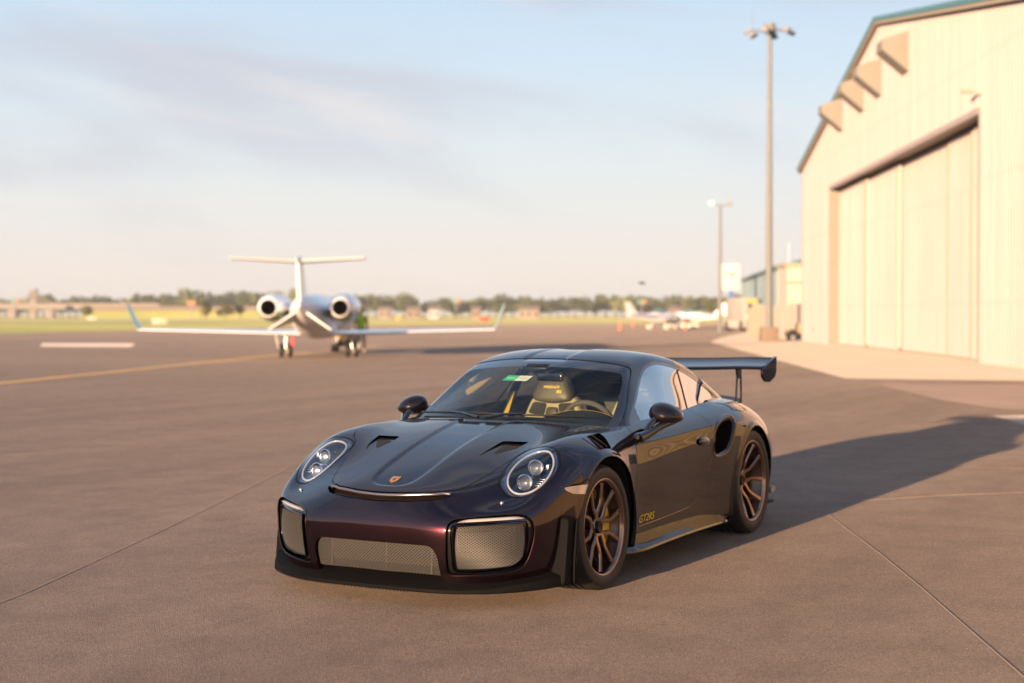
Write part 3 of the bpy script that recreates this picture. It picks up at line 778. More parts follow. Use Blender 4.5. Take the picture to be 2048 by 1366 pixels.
SIDEWIN = smooth_poly([(-.752,.868),(-.752,.868),(-.904,.950),(-1.161,1.095),(-1.333,1.172),(-1.479,1.199),(-1.606,1.199),(-1.86,1.163),(-2.148,1.083),(-2.40,.998),(-2.470,.960),(-2.440,.937),(-2.387,.932),(-2.124,.920),(-1.72,.900),(-1.26,.884),(-.945,.874)], 4)
SPLIT = [(-1.90,1.25),(-1.880,1.16),(-1.815,1.04),(-1.730,.895),(-1.70,.80)]

def plan(s): return np.c_[s.V[:, 0], np.abs(s.V[:, 1])]
def prof(s): return s.V[:, [0, 2]]
def front(s): return np.c_[np.abs(s.V[:, 1]), s.V[:, 2]]
def circ(s, c): return np.hypot(s.V[:, 0] - c[0], s.V[:, 2] - c[1]) - c[2]
def gate(f, g): return np.where(g, f, -1.0)

# recessed centre band of the bonnet and raised edges
sd = gate(sdf(plan(BODY), STRIPE), BODY.V[:, 2] > .55)
t = np.clip((sd + .004) / .016, 0, 1); t = t * t * (3 - 2 * t)
def displace(S, amount):
    V = S.V + S.N * amount[:, None]
    me = bpy.data.meshes.new("t"); me.from_pydata([tuple(v) for v in V], [], S.F); me.update()
    no = np.empty(len(V) * 3); me.vertices.foreach_get('normal', no); bpy.data.meshes.remove(me)
    return Surf(V, no.reshape(-1, 3), S.F)
BODY = displace(BODY, -.007 * t)
af = np.minimum(np.hypot(BODY.V[:, 0] - ARCHF[0], BODY.V[:, 2] - ARCHF[1]) - ARCHF[2], np.hypot(BODY.V[:, 0] - ARCHR[0], BODY.V[:, 2] - ARCHR[1]) - ARCHR[2])
t = np.clip(1 - af / .040, 0, 1); t = t * t * (3 - 2 * t)          # rolled lips round the wheel arches
BODY = displace(BODY, np.where((np.abs(BODY.V[:, 1]) > .78) & (BODY.V[:, 2] > .16), .011 * t, 0))
sd = gate(.150 - np.abs(GREEN.V[:, 1]), (GREEN.V[:, 0] < -1.0))
t = np.clip((sd + .004) / .018, 0, 1); t = t * t * (3 - 2 * t) * np.clip((-1.03 - GREEN.V[:, 0]) / .05, 0, 1) * np.clip((GREEN.V[:, 0] + 2.0) / .3, 0, 1)
GREEN = displace(GREEN, -.007 * t)

def body_fields(s):
    """signed fields of every opening, positive inside the opening"""
    z, y, x = s.V[:, 2], np.abs(s.V[:, 1]), s.V[:, 0]
    return dict(
        hood=gate(sdf(plan(s), HOOD), (z > .5) & (y < .73) & (x > -.9)),
        lamp=gate(sdf(plan(s), LAMP), (z > .5) & (x > .1)),
        slot=gate(sdf(plan(s), SLOT), (z > .50) & (x > .5)),
        inlet=gate(sdf(front(s), INLET), (x > .55)),
        centre=gate(sdf(front(s), CENTRE), (x > .8)),
        archf=np.where((y > .5) & (z < .8) & (np.abs(x) < .7), -circ(s, ARCHF), -1),
        archr=np.where((y > .5) & (z < .82) & (x < -1.8), -circ(s, ARCHR), -1),
        louver=gate(sdf(plan(s), LOUVER), (z > .7) & (y > .7) & (x > -.4)),
        rintake=gate(sdf(prof(s), RINTAKE), (y > .6)),
        door=gate(sdf(prof(s), DOOR), (y > .6)),
        marker=gate(sdf(prof(s), MARKER), (y > .75)),
    )
def outside(s, names, gap=0.0):
    f = body_fields(s)
    return np.min([-(f[n]) - (gap if n in ('hood', 'door', 'lamp', 'slot') else 0) for n in names], axis=0)
ALLH = ('hood', 'lamp', 'slot', 'inlet', 'centre', 'archf', 'archr', 'louver', 'rintake', 'door', 'marker')
SHELL = BODY
for nme in ALLH:                                   # one opening at a time keeps every edge clean
    SHELL = SHELL.clip(outside(SHELL, (nme,), .0028))
def bump_field(s):
    return np.maximum(-sdf(plan(s), SEAM), np.where(s.V[:, 0] > .2, .575 - s.V[:, 2], -1))
G2 = .0015
bumper = SHELL.clip(bump_field(SHELL) - G2)
restS = SHELL.clip(-bump_field(SHELL) - G2)
front_wings = restS.clip(restS.V[:, 0] + .49 - np.where(restS.V[:, 2] > .3, .3 * 0, 0) + np.where(restS.V[:, 2] > .29, .35, 0))
rear_part = restS.clip(-(restS.V[:, 0] + .49 + np.where(restS.V[:, 2] > .29, .35, 0)))
P = M['paint']
nolip = lambda p: abs(p[1]) < 1e-4 or p[2] < .135 or (p[0] < -.6 and p[2] > .84 and abs(p[1]) < .77)
bumper.lipped(.022, nolip).obj('front_bumper', P, car)
for sg in (1, -1):
    front_wings.half(sg).lipped(.022, nolip).obj('front_fender', P, car)
    rear_part.half(sg).lipped(.022, nolip).obj('rear_fender', P, car)
hood = BODY.clip(body_fields(BODY)['hood'] - .0028)
hood = hood.clip(-gate(sdf(plan(hood), VENT), hood.V[:, 2] > .6))
hood_o = None
sh = sdf(plan(hood), STRIPE)
h_side = hood.clip(-sh).lipped(.016, lambda p: abs(sdf([(p[0], abs(p[1]))], STRIPE)[0]) < .002)
hood_o = h_side.obj('hood', M['carbon'], car)
tag(hood_o, 'exposed carbon fibre hood panel')
hood.clip(sh).lipped(.016, lambda p: abs(sdf([(p[0], abs(p[1]))], STRIPE)[0]) < .002).obj('hood_stripe', M['carbon_dark'], hood_o)
doorS = BODY.clip(body_fields(BODY)['door'] - .0028)
doorS = doorS.clip(np.abs(doorS.V[:, 1]) - .6)
for sg in (1, -1):
    doorS.half(sg).lipped(.02, lambda p: p[2] > .845 and abs(p[1]) < .775).obj('door', P, car)

# greenhouse
def gfields(s):
    x, y, z = s.V[:, 0], np.abs(s.V[:, 1]), s.V[:, 2]
    return dict(screen=gate(sdf(front(s), SCREEN), x > -1.4), screen_in=gate(sdf(front(s), SCREEN_IN), x > -1.4),
                side=gate(sdf(prof(s), SIDEWIN), y > .48),
                rear=gate(sdf(plan(s), round_poly([(-1.98,-.1),(-1.98,.40),(-2.70,.375),(-2.70,-.1)], .05)), z > .9))
g0 = GREEN.clip(-gfields(GREEN)['screen'] - .002)
g0 = g0.clip(-gfields(g0)['side'] - .013)
g0 = g0.clip(-gfields(g0)['rear'])
roof = g0.clip(-(sdf(prof(g0), [(-3.6,.5),(-3.6,1.5),(-2.75,1.5),(-2.75,.5)])))
deck = g0.clip(sdf(prof(g0), [(-3.6,.5),(-3.6,1.5),(-2.75,1.5),(-2.75,.5)]) - .002)
roof.lipped(.02, lambda p: p[2] < .93 and abs(p[1]) > .5).obj('roof', P, car)
deck.lipped(.02, lambda p: p[2] < .93 and abs(p[1]) > .5).obj('engine_lid', P, car)
g1 = GREEN.clip(gfields(GREEN)['screen'])
fr = g1.clip(-gfields(g1)['screen_in']).offset(-.003)
ws = g1.clip(gfields(g1)['screen_in'] ).offset(-.003)
ws_o = ws.obj('windshield', M['windshield'], car)
fr.obj('windshield_border', M['black_gloss'], ws_o)
for sg in (1, -1):
    g2 = GREEN.half(sg)
    f = gfields(g2)['side']
    trim = g2.clip(f + .0125); trim = trim.clip(-gfields(trim)['side'] + .004)
    trim.offset(-.001).lipped(.012).obj('window_trim', M['black_gloss'], car)
    gl = g2.clip(f - .004).offset(-.004)
    # glass in front of and behind the door's rear edge
    sp = np.array(SPLIT); zz = sp[::-1, 1]; xx = sp[::-1, 0]
    d = lambda s: s.V[:, 0] - np.interp(s.V[:, 2], zz, xx)
    a = gl.clip(d(gl) - .004); b = gl.clip(-d(gl) - .004)
    fz = a.clip(a.V[:, 0] + .90 - 0.06 * 0 + (a.V[:, 2] - .87) * 0.25 )     # small fixed triangle behind the mirror
    dg = a.clip(-(a.V[:, 0] + .90 + (a.V[:, 2] - .87) * 0.25) - .005)
    w = dg.obj('side_window', M['side_glass'], car)
    b.obj('quarter_window', M['side_glass'], car)
    fz.obj('corner_trim', M['black_gloss'], w)
g3 = GREEN.clip(gfields(GREEN)['rear'] - .002).offset(-.004).obj('rear_window', M['side_glass'], car)

from mathutils.bvhtree import BVHTree
_bvh = BVHTree.FromPolygons([Vector(v) for v in BODY.V], BODY.F)
_gbvh = BVHTree.FromPolygons([Vector(v) for v in GREEN.V], GREEN.F)
def on_top(x, y, b=_bvh):
    h = b.ray_cast(Vector((x, y, 3)), Vector((0, 0, -1))); return h[0], h[1]
def on_front(y, z, b=_bvh):
    h = b.ray_cast(Vector((3, y, z)), Vector((-1, 0, 0))); return h[0], h[1]
def on_side(x, z, sg=1, b=_bvh):
    h = b.ray_cast(Vector((x, 3 * sg, z)), Vector((0, -sg, 0))); return h[0], h[1]

def recess(s, depth):
    """sunken copy of a surface piece with walls up to the original edge; depth: number or one per vertex"""
    d = np.full(len(s.V), depth) if np.isscalar(depth) else depth
    low = s.V - s.N * d[:, None]
    V = list(low); N = list(s.N); F = [list(f) for f in s.F]
    for a, b in s.boundary():
        fn = np.cross(s.V[b] - s.V[a], -s.N[a]); L = np.linalg.norm(fn)
        if L < 1e-9 or max(d[a], d[b]) < 1e-5: continue
        fn = -fn / L; i0 = len(V)
        V += [s.V[a], s.V[b], low[b], low[a]]; N += [fn] * 4
        F.append([i0, i0 + 1, i0 + 2, i0 + 3])
    return Surf(np.array(V), np.array(N), F)

# ---- headlights
for sg in (1, -1):
    hb = BODY.half(sg)
    lamp = hb.clip(body_fields(hb)['lamp'])
    hl = recess(lamp.clip(body_fields(lamp)['lamp'] - .004), .075).obj('headlight', M['lamp_dark'], car)
    rim = lamp.clip(-(body_fields(lamp)['lamp']) + .010).offset(-.001)
    rim.lipped(.012).obj('headlight_surround', M['black_satin'], hl)
    lens = lamp.clip(body_fields(lamp)['lamp'] - .010)
    lens.obj('lens', M['lens'], hl)
    m = MB(); ring = []
    for a, b in RINGP:
        p, n = on_top(a, b * sg); ring.append(p - n * .014)
    m.tube(ring, .0062, 8, closed=True); m.build('light_ring', M['ring_white'], hl, 60)
    bandp = lamp.clip(body_fields(lamp)['lamp'] - .010); fb = sdf(plan(bandp), RINGP)
    bandp = displace(bandp.clip(.004 - fb), -.014 - .012 * np.clip((sdf(plan(bandp.clip(.004 - fb)), RINGP) + .045) / .05, 0, 1))
    bandp.obj('sky_sheen_band', M['lamp_sky_sheen'], hl)  # added band, coloured like the sky reflected in the lens
    for (a, b, r) in ((.402, .690, .041), (.503, .678, .042)):
        p, n = on_top(a, b * sg); c = p - n * .030
        d = Vector((.93, .12 * sg, .06)).normalized()
        q = d.to_track_quat('Z', 'Y').to_matrix().to_4x4()
        mb = MB(); mb.lathe([(r * .98, -.05), (r * 1.02, .0), (r * 1.10, .004), (r * 1.12, .012), (r * .98, .016), (r * .96, .006)], 24)
        T = Matrix.Translation(c) @ q
        mb.V = [tuple(T @ Vector(v)) for v in mb.V]
        bz = mb.build('projector_bezel', M['chrome'], hl, 40)
        mb = MB(); mb.lathe([(.0001, .024), (r * .35, .022), (r * .65, .016), (r * .88, .006), (r * .96, -.004)], 24)
        mb.V = [tuple(T @ Vector(v)) for v in mb.V]; mb.build('projector_lens', M['projector'], bz, 60) if False else mb.build('projector_lens', M['projector'], hl, 60)
        mb = MB(); mb.lathe([(.0001, -.022), (r * .5, -.018), (r * .93, -.002)], 20)
        mb.V = [tuple(T @ Vector(v)) for v in mb.V]; mb.build('projector_bowl', M['satin_metal'], hl, 60)
    for k in range(4):                                   # small light strips beside the lower projector
        p, n = on_top(.455 + .014 * k, (.757 - .004 * k) * sg); c = p - n * .03
        MB().box(c, (.012, .026, .004), bev=.001).build('light_strip', M['satin_metal'], hl)
    p, n = on_top(.375, .757 * sg)
    MB().box(p - n * .028, (.05, .018, .03), bev=.004).build('turn_lamp', M['satin_metal'], hl)
    # washer nozzle cap below the lamp
    p, n = on_top(.690, .641 * sg)
    MB().ball(p + n * .002, .011, .011, .011, 12, 8).build('washer_nozzle', M['satin_metal'], car, 60)

# ---- bonnet: crest, vents, lip slot
for sg in (1, -1):
    hb = BODY.half(sg)
    v = hb.clip(gate(sdf(plan(hb), VENT), hb.V[:, 2] > .6))
    dep = .002 + .012 * np.clip((.36 - v.V[:, 0]) / .22, 0, 1) ** 1.3
    vo = recess(v, dep).obj('hood_vent', M['carbon'], hood_o)
    fl = Surf(v.V - v.N * (dep - .0015)[:, None], v.N, v.F)
    fl.clip(sdf(plan(fl), VENTHOLE)).obj('vent_opening', M['dark_cavity'], hood_o)
slot = BODY.clip(body_fields(BODY)['slot'])
recess(slot, .03).obj('hood_lip_slot', M['carbon'], car)
lipc = smooth_poly([(.853,0),(.851,.06),(.840,.165),(.803,.290),(.772,.345),(.757,.385)], 5, closed=False)
pts = []
for a, b in [(q[0], -q[1]) for q in lipc[::-1]] + [tuple(q) for q in lipc[1:]]:
    p, n = on_top(a + .013, b); pts.append(p - n * .007)
m = MB(); m.tube(pts, [.002] + [.0085] * (len(pts) - 2) + [.002], 8); m.build('hood_lip', pmat('lip_pink_sheen', (.30, .25, .25), .25, metal=.9), car, 60)  # pinkish tone puts the sun highlight on the painted lip into its colour

def flat_patch(poly, org, ux, uy, nz, th):
    """prism standing on a small local frame"""
    org, ux, uy, nz = Vector(org), Vector(ux), Vector(uy), Vector(nz)
    n = len(poly)
    V = [tuple(org + ux * a + uy * b) for a, b in poly] + [tuple(org + ux * a + uy * b + nz * th) for a, b in poly]
    F = [list(range(n))[::-1], list(range(n, 2 * n))] + [[i, (i + 1) % n, n + (i + 1) % n, n + i] for i in range(n)]
    return V, F
gold = pmat('badge_gold', (0.72, 0.42, 0.12), 0.25, metal=0.8)
red = pmat('badge_red', (0.42, 0.03, 0.02), 0.3)
p, n = on_top(.722, 0)
uy = Vector((-1, 0, 0)); uy = (uy - n * uy.dot(n)).normalized(); ux = Vector((0, 1, 0))
SHIELD = smooth_poly([(-.026,.036),(-.026,.036),(-.012,.033),(0,.037),(.012,.033),(.026,.036),(.026,.036),(.027,.005),(.020,-.018),(0,-.038),(0,-.038),(-.020,-.018),(-.027,.005)], 3)
bo = mk('badge', *flat_patch(SHIELD, p + n * .001, ux, uy, n, .003), gold, hood_o)
for q in (-1, 1):
    for poly in ([(0.002,.004),(.022,.004),(.022,.010),(.002,.010)], [(.002,.016),(.022,.016),(.022,.022),(.002,.022)], [(-.003,-.008),(-.020,-.008),(-.016,-.014),(-.003,-.014)], [(-.003,-.019),(-.013,-.019),(-.009,-.025),(-.003,-.025)]):
        pass
bars = MB()
for sx, rows in ((1, ((.008, .014), (.019, .025))), (-1, ((-.006, -.012), (-.017, -.022)))):
    for a, b in rows:
        V, F = flat_patch([(.003 * sx, a), (.021 * sx * (1 if a > 0 else .85), a), (.021 * sx * (1 if a > 0 else .7), b), (.003 * sx, b)][::sx], p + n * .004, ux, uy, n, .0006); bars.add(V, F)
bars.build('badge_stripes', red, hood_o, None)
V, F = flat_patch(round_poly([(-.008,.009),(.008,.009),(.007,-.004),(0,-.010),(-.007,-.004)], .003, 3), p + n * .004, ux, uy, n, .0012)
mk('badge_centre', V, F, M['black_gloss'], hood_o)

# ---- grilles
def fit_front(poly):
    """smooth x(y,z) over a region of the nose"""
    f = sdf(front(BODY), poly); k = (f > -.02) & (BODY.V[:, 0] > .5) & (BODY.V[:, 1] > -.02)
    y, z, x = BODY.V[k, 1], BODY.V[k, 2], BODY.V[k, 0]
    A = np.c_[np.ones_like(y), y, z, y * y, y * z, z * z, y ** 3]
    c = np.linalg.lstsq(A, x, rcond=None)[0]
    return lambda y, z: float(np.dot(c, [1, y, z, y * y, y * z, z * z, y ** 3]))
def wire_net(poly, xf, back, py, pz, w, sg=1, ymir=False):
    """expanded metal net: thin flat strands between staggered nodes"""
    P2 = np.array(poly); y0, z0 = P2.min(0); y1, z1 = P2.max(0)
    if ymir: y0 = -y1
    segs = []
    for j in range(int((z1 - z0) / pz) + 2):
        for i in range(int((y1 - y0) / py) + 2):
            a = (y0 + (i + .5 * (j % 2)) * py, z0 + j * pz)
            for s in (-.5, .5): segs.append((a, (a[0] + s * py, a[1] + pz)))
    mid = np.array([((a[0] + b[0]) / 2, (a[1] + b[1]) / 2) for a, b in segs])
    q = mid.copy(); q[:, 0] = np.abs(q[:, 0]) if ymir else q[:, 0]
    keep = sdf(q, poly) > 0
    V = []; F = []
    for (a, b), k in zip(segs, keep):
        if not k: continue
        pa = Vector((xf(abs(a[0]), a[1]) - back, a[0] * sg, a[1])); pb = Vector((xf(abs(b[0]), b[1]) - back, b[0] * sg, b[1]))
        d = (pb - pa).normalized(); s = d.cross(Vector((1, 0, 0))).normalized() * w; t = Vector((w * 1.2, 0, 0))
        i0 = len(V)
        for c in (pa, pb):
            V += [tuple(c + s + t), tuple(c - s + t), tuple(c - s - t), tuple(c + s - t)]
        F += [[i0 + k, i0 + (k + 1) % 4, i0 + 4 + (k + 1) % 4, i0 + 4 + k] for k in range(4)]
    return V, F
xin = fit_front(INLET)
for sg in (1, -1):
    hb = BODY.half(sg)
    reg = hb.clip(body_fields(hb)['inlet'])
    fo = recess(reg.clip(.0035 + 0 * reg.V[:, 0] + .02 - sdf(front(reg), INLET) + .0), .0)
    band = reg.clip(-sdf(front(reg), GRILLE))
    bo = recess(band, .016).obj('intake_frame', M['black_gloss'], car)
    for pl, dpt, rr_, mt in ((INLET, .000, .0040, P), (GRILLE, .014, .0030, M['black_gloss'])):
        m = MB(); q_ = [on_front(a * sg, b) for a, b in pl]; m.tube([p - n * dpt for p, n in q_], rr_, 6, closed=True); m.build('intake_edge', mt, bo, 70)
    V, F = wire_net(GRILLE, xin, .030, .0175, .0068, .0012, sg)
    g = mk('intake_grille', V, F, M['mesh_wire'], car, smooth=None); tag(g, kind='stuff')
    rd = reg.clip(sdf(front(reg), GRILLE) + .01)
    d = recess(rd, .16); d.obj('radiator', M['radiator'], bo)
    # running light bar across the top of the intake
    m = MB(); r0 = []; 
    for k in range(13):
        t = k / 12; y = .488 + .285 * t; z = .460 + .017 * t - .006 * (2 * t - 1) ** 6
        h = .0068 * (1 - (2 * t - 1) ** 8 * .8)
        x = xin(y, z) - .012
        r0.append([(x + .010, y * sg, z - h), (x + .014, y * sg, z), (x + .004, y * sg, z + h), (x - .02, y * sg, z + h), (x - .02, y * sg, z - h)])
    m.loft(r0); m.build('running_light', M['ring_white'], bo, 50)
xc = fit_front(CENTRE)
CG = round_poly([(-.5,.329),(.352,.328),(.386,.28),(.388,.165),(-.5,.165)], [.001,.05,.05,.004,.001], 4)
CGh = round_poly([(-.02,.329),(.352,.328),(.386,.28),(.388,.168),(-.02,.168)], [.001,.05,.05,.004,.001], 4)
V, F = wire_net(CGh, xc, .030, .0205, .0082, .0012, 1, True)
g = mk('centre_grille', V, F, M['mesh_wire'], car); tag(g, kind='stuff')
for y in (-.29, 0.06, .335):
    m = MB(); m.box((xc(abs(y), .25) - .030, y, .25), (.004, .004, .15)); m.build('grille_bar', M['mesh_wire'], car)
cen = BODY.clip(body_fields(BODY)['centre'])
recess(cen, .14).obj('centre_radiator', M['radiator'], car)

# ---- front splitter: flat lip following the nose, with upturned ends
SPL = smooth_poly([(.968,0),(.966,.15),(.958,.30),(.935,.44),(.882,.575),(.790,.72),(.690,.825),(.580,.897),(.47,.935)], 4, closed=False)
INN = smooth_poly([(.80,0),(.80,.15),(.795,.30),(.78,.42),(.74,.53),(.67,.66),(.58,.75),(.48,.81),(.42,.84)], 4, closed=False)
sp = MB(); rings = []
full = [(a, -b) for a, b in SPL[::-1]] + [tuple(q) for q in SPL[1:]]
fin = [(a, -b) for a, b in INN[::-1]] + [tuple(q) for q in INN[1:]]
for (a, b), (c, d) in zip(full, fin):
    up = .03 * max(0, (abs(b) - .55) / .38) ** 2
    z = .088 + up * .6
    o = Vector((a, b, 0)); i = Vector((c, d, 0)); w = (i - o)
    e = o + w * .06
    rings.append([(o.x, o.y, z + .006), (o.x, o.y, z + .020), (e.x, e.y, z + .030 + up), (i.x, i.y, z + .075 + up), (i.x, i.y, z + .03), (e.x, e.y, z)])
sp.loft(rings); spl = sp.build('front_splitter', M['black_textured'], car, 40)
ser = MB()
for k in range(64):
    t = (k + .5) / 64; j = int(t * (len(full) - 1) * .55 + .05 * len(full)); u = t * (len(full) - 1) * .55 + .05 * len(full) - j
    a = Vector((*full[j], .092)); b = Vector((*full[j + 1], .092)); q = a.lerp(b, u)
    ser.box(q + Vector((-.004, 0, -.003)), (.010, .003, .008))
tag(ser.build('splitter_teeth', M['black_satin'], spl), kind='stuff')
for sg in (1, -1):
    blade = MB()
    poly = [(.495,.465),(.425,.466),(.400,.440),(.418,.30),(.432,.20),(.425,.105),(.545,.105),(.525,.25)]
    outer = round_poly(poly, .02, 3)
    n_ = len(outer)
    ring = lambda y, k: [(.49 + (a - .49) * k, y * sg, .28 + (b - .28) * k) for a, b in outer]
    blade.loft([ring(.80, 1), ring(.915, 1), ring(.928, .97), ring(.932, .90)])
    blade.build('wheel_arch_blade', M['black_textured'], car, 40)
    blade = MB(); poly2 = round_poly([(.41,.44),(.396,.43),(.425,.20),(.425,.11),(.45,.11),(.445,.22)], .01, 3)
    blade.prism([(a, b) for a, b in poly2], 1, .86 * sg, .945 * sg); blade.build('arch_blade_lip', M['black_textured'], car, 40)
    # side marker lamp
    hb = BODY.half(sg); mk_ = hb.clip(body_fields(hb)['marker'])
    mk_ = mk_.clip(circ(mk_, ARCHF))
    mk_.offset(-.001).lipped(.01).obj('marker_lamp', pmat('marker_lens', (.26, .21, .18), .12, coat=1), car)
    # louvres above the front wheel
    lv = hb.clip(body_fields(hb)['louver'])
    lo = recess(lv, .045).obj('fender_vent', M['dark_cavity'], car)
    for k in range(3):
        x0 = -.008 - .062 * k
        V = []
        for i in range(7):
            t = i / 6; y = .772 + .112 * t
            xs = x0 + .030 * t - .0
            pa, na = on_top(xs + .004, y * sg); pb, nb = on_top(xs - .046, y * sg)
            V += [tuple(pa + na * .003), tuple(pb - nb * .010), tuple(pb - nb * .016), tuple(pa - na * .004)]
        mb = MB(); mb.loft([V[i * 4:i * 4 + 4] for i in range(7)]); mb.build('louver_blade', M['carbon'], car, 30)
    # side skirt blade
    sk = MB(); rings = []
    for k in range(25):
        t = k / 24; x = -.30 - 1.66 * t
        e = min(1, t / .10) ** .6 * min(1, (1 - t) / .05) ** .6
        zb = .138 + .012 * math.sin(t * 3.1)
        yo = .885 + .075 * e
        rings.append([(x, .84 * sg, zb), (x, (yo - .02) * sg, zb + .002), (x, yo * sg, zb + .014), (x, (yo - .004) * sg, zb + .026), (x, (.885) * sg, zb + .048), (x, .84 * sg, zb + .056)])
    sk.loft(rings); sk.build('side_skirt', M['black_gloss'], car, 45)
    # rear air intake: frame ring and dark duct
    ri = hb.clip(body_fields(hb)['rintake'])
    fr_ = ri.clip(.034 - sdf(prof(ri), RINTAKE))
    t = np.clip(sdf(prof(fr_), RINTAKE) / .034, 0, 1)
    fr2 = displace(fr_, .010 * np.sin(t * np.pi) - .014 * t * t)
    fr2.lipped(.05).obj('intake_surround', P, car)
    dk = ri.clip(sdf(prof(ri), RINTAKE) - .032)
    dep = .03 + .10 * np.clip((-1.68 - dk.V[:, 0]) / .25, 0, 1) * 0 + .09
    recess(dk.offset(-.012), dep).obj('intake_duct', M['dark_cavity'], car)
    MB().box((-1.745, .862 * sg, .70), (.03, .05, .20), Matrix.Rotation(R(12), 3, 'Y'), .008).build('intake_fin', M['black_gloss'], car)
    # strip between door glass and quarter glass
    m = MB(); dv = [on_side(a, b, sg, _gbvh) for a, b in smooth_poly([(-1.862,1.150),(-1.815,1.04),(-1.732,.905)], 5, closed=False)]
    m.tube([p - n * .004 for p, n in dv], .006, 6); m.build('window_divider', M['black_satin'], car, 60)
    # door handle
    dh = MB(); p, n = on_side(-1.54, .706, sg)
    dh.ball((0, 0, 0), .092, .020, .030, 20, 10)
    T = Matrix.Translation(p + n * .006) @ Matrix.Rotation(R(-3), 4, 'Y')
    dh.V = [tuple(T @ Vector(v)) for v in dh.V]; dh.build('door_handle', M['black_gloss'], car, 70)

# ---- panel floor and wheel wells
m = MB(); m.prism([(.83,-.42),(.83,.42),(.6,.72),(.42,.80),(-.45,.80),(-3.3,.80),(-3.42,.3),(-3.42,-.3),(-3.3,-.80),(-.45,-.80),(.42,-.80),(.6,-.72)], 2, .118, .135)
m.build('underbody', M['dark_cavity'], car, None)
for (cx, cz, rr, y0) in ((ARCHF[0], ARCHF[1], .425, .52), (ARCHR[0], ARCHR[1], .42, .50)):
    for sg in (1, -1):
        m = MB(); prof_ = []
        a0, a1 = -25, 205
        r1 = [(cx + rr * math.cos(R(a0 + (a1 - a0) * k / 24)), .905 * sg, cz + rr * math.sin(R(a0 + (a1 - a0) * k / 24))) for k in range(25)]
        r2 = [(x, y0 * sg, z) for x, y, z in r1]
        m.loft([r1, r2], cap=False, closed=False)
        b = len(m.V); m.V.append((cx, y0 * sg, cz)); 
        for k in range(24): m.F.append((25 + k, 25 + k + 1, b))
        m.build('wheel_well', M['dark_cavity'], car, None)

# ---- cowl, wipers
m = MB(); rings = []
for k in range(25):
    t = -1 + 2 * k / 24; y = .70 * t
    xh = -.315 - .30 * abs(t) ** 1.9; zh = .872 - .022 * abs(t) ** 2
    rings.append([(xh + .05, y, zh - .004), (xh - .02, y, zh - .006), (xh - .14, y, zh - .02), (xh - .14, y, zh - .05), (xh + .05, y, zh - .05)])
m.loft(rings); m.build('cowl', M['black_satin'], car, 40)
def screen_pt(y, z, off=.012):
    h = _gbvh.ray_cast(Vector((2, y, z)), Vector((-1, 0, 0))); return h[0] + h[1] * off
for (ya, yb, piv) in ((-.62, -.02, -.30), (-.10, .52, .30)):
    m = MB()
    pts = [screen_pt(ya + (yb - ya) * k / 10, .912 - .020 * abs(((ya + (yb - ya) * k / 10)) / .6) ** 2 + .004 * (k / 10), .016) for k in range(11)]
    m.tube(pts, .0065, 6)
    w = m.build('wiper', M['black_satin'], car, 40)
    m = MB(); c = pts[5]
    q = screen_pt(piv + (.25 if piv < 0 else -.3), .880, .03)
    m.tube([q, q.lerp(c, .5) + Vector((.012, 0, .012)), c + Vector((.006, 0, .006))], [.012, .009, .006], 8); m.build('wiper_arm', M['black_gloss'], w, 40)

# ---- mirrors
for sg in (1, -1):
    V = []; F = []; n_, m_ = 28, 16
    mb = MB(); mb.ball((0, 0, 0), 1, 1, 1, n_, m_)
    out = []
    for x, y, z in mb.V:
        # front round, back flat; underside flatter than the top; slimmer towards the tip
        xx = (.115 * x if x > 0 else .045 * math.copysign(abs(x) ** .5, x))
        yy = .106 * y
        zz = (.078 * z if z > 0 else .052 * z) * (1 - .18 * y)
        zz += -.10 * yy + .0
        out.append(( -.925 + xx, (.902 + yy) * sg, .910 + zz))
    mb.V = out
    if sg < 0: mb.F = [f[::-1] for f in mb.F]
    mr = mb.build('side_mirror', M['carbon_dark'], car, 80)
    gl = MB(); gl.prism(round_poly([(-.075,-.04),(.07,-.045),(.082,0),(.05,.05),(-.06,.055),(-.085,.01)], .03, 4), 0, -.005, .0)
    gl.V = [(x - .968, (.915 + y) * sg, .914 + z) for x, y, z in gl.V]; gl.build('mirror_glass', M['chrome'], mr, None)
    arm = MB()
    arm.tube([(-.655, .838 * sg, .786), (-.72, .862 * sg, .806), (-.80, .897 * sg, .842), (-.87, .930 * sg, .868), (-.92, .950 * sg, .882)], [.034, .028, .022, .022, .024], 10)
    arm.tube([(-.72, .858 * sg, .815), (-.755, .858 * sg, .852), (-.80, .866 * sg, .880), (-.87, .880 * sg, .900)], [.020, .017, .019, .028], 10)
    arm.ball((-.655, .832 * sg, .787), .075, .022, .036, 16, 10)
    arm.build('mirror_arm', M['black_gloss'], mr, 60)

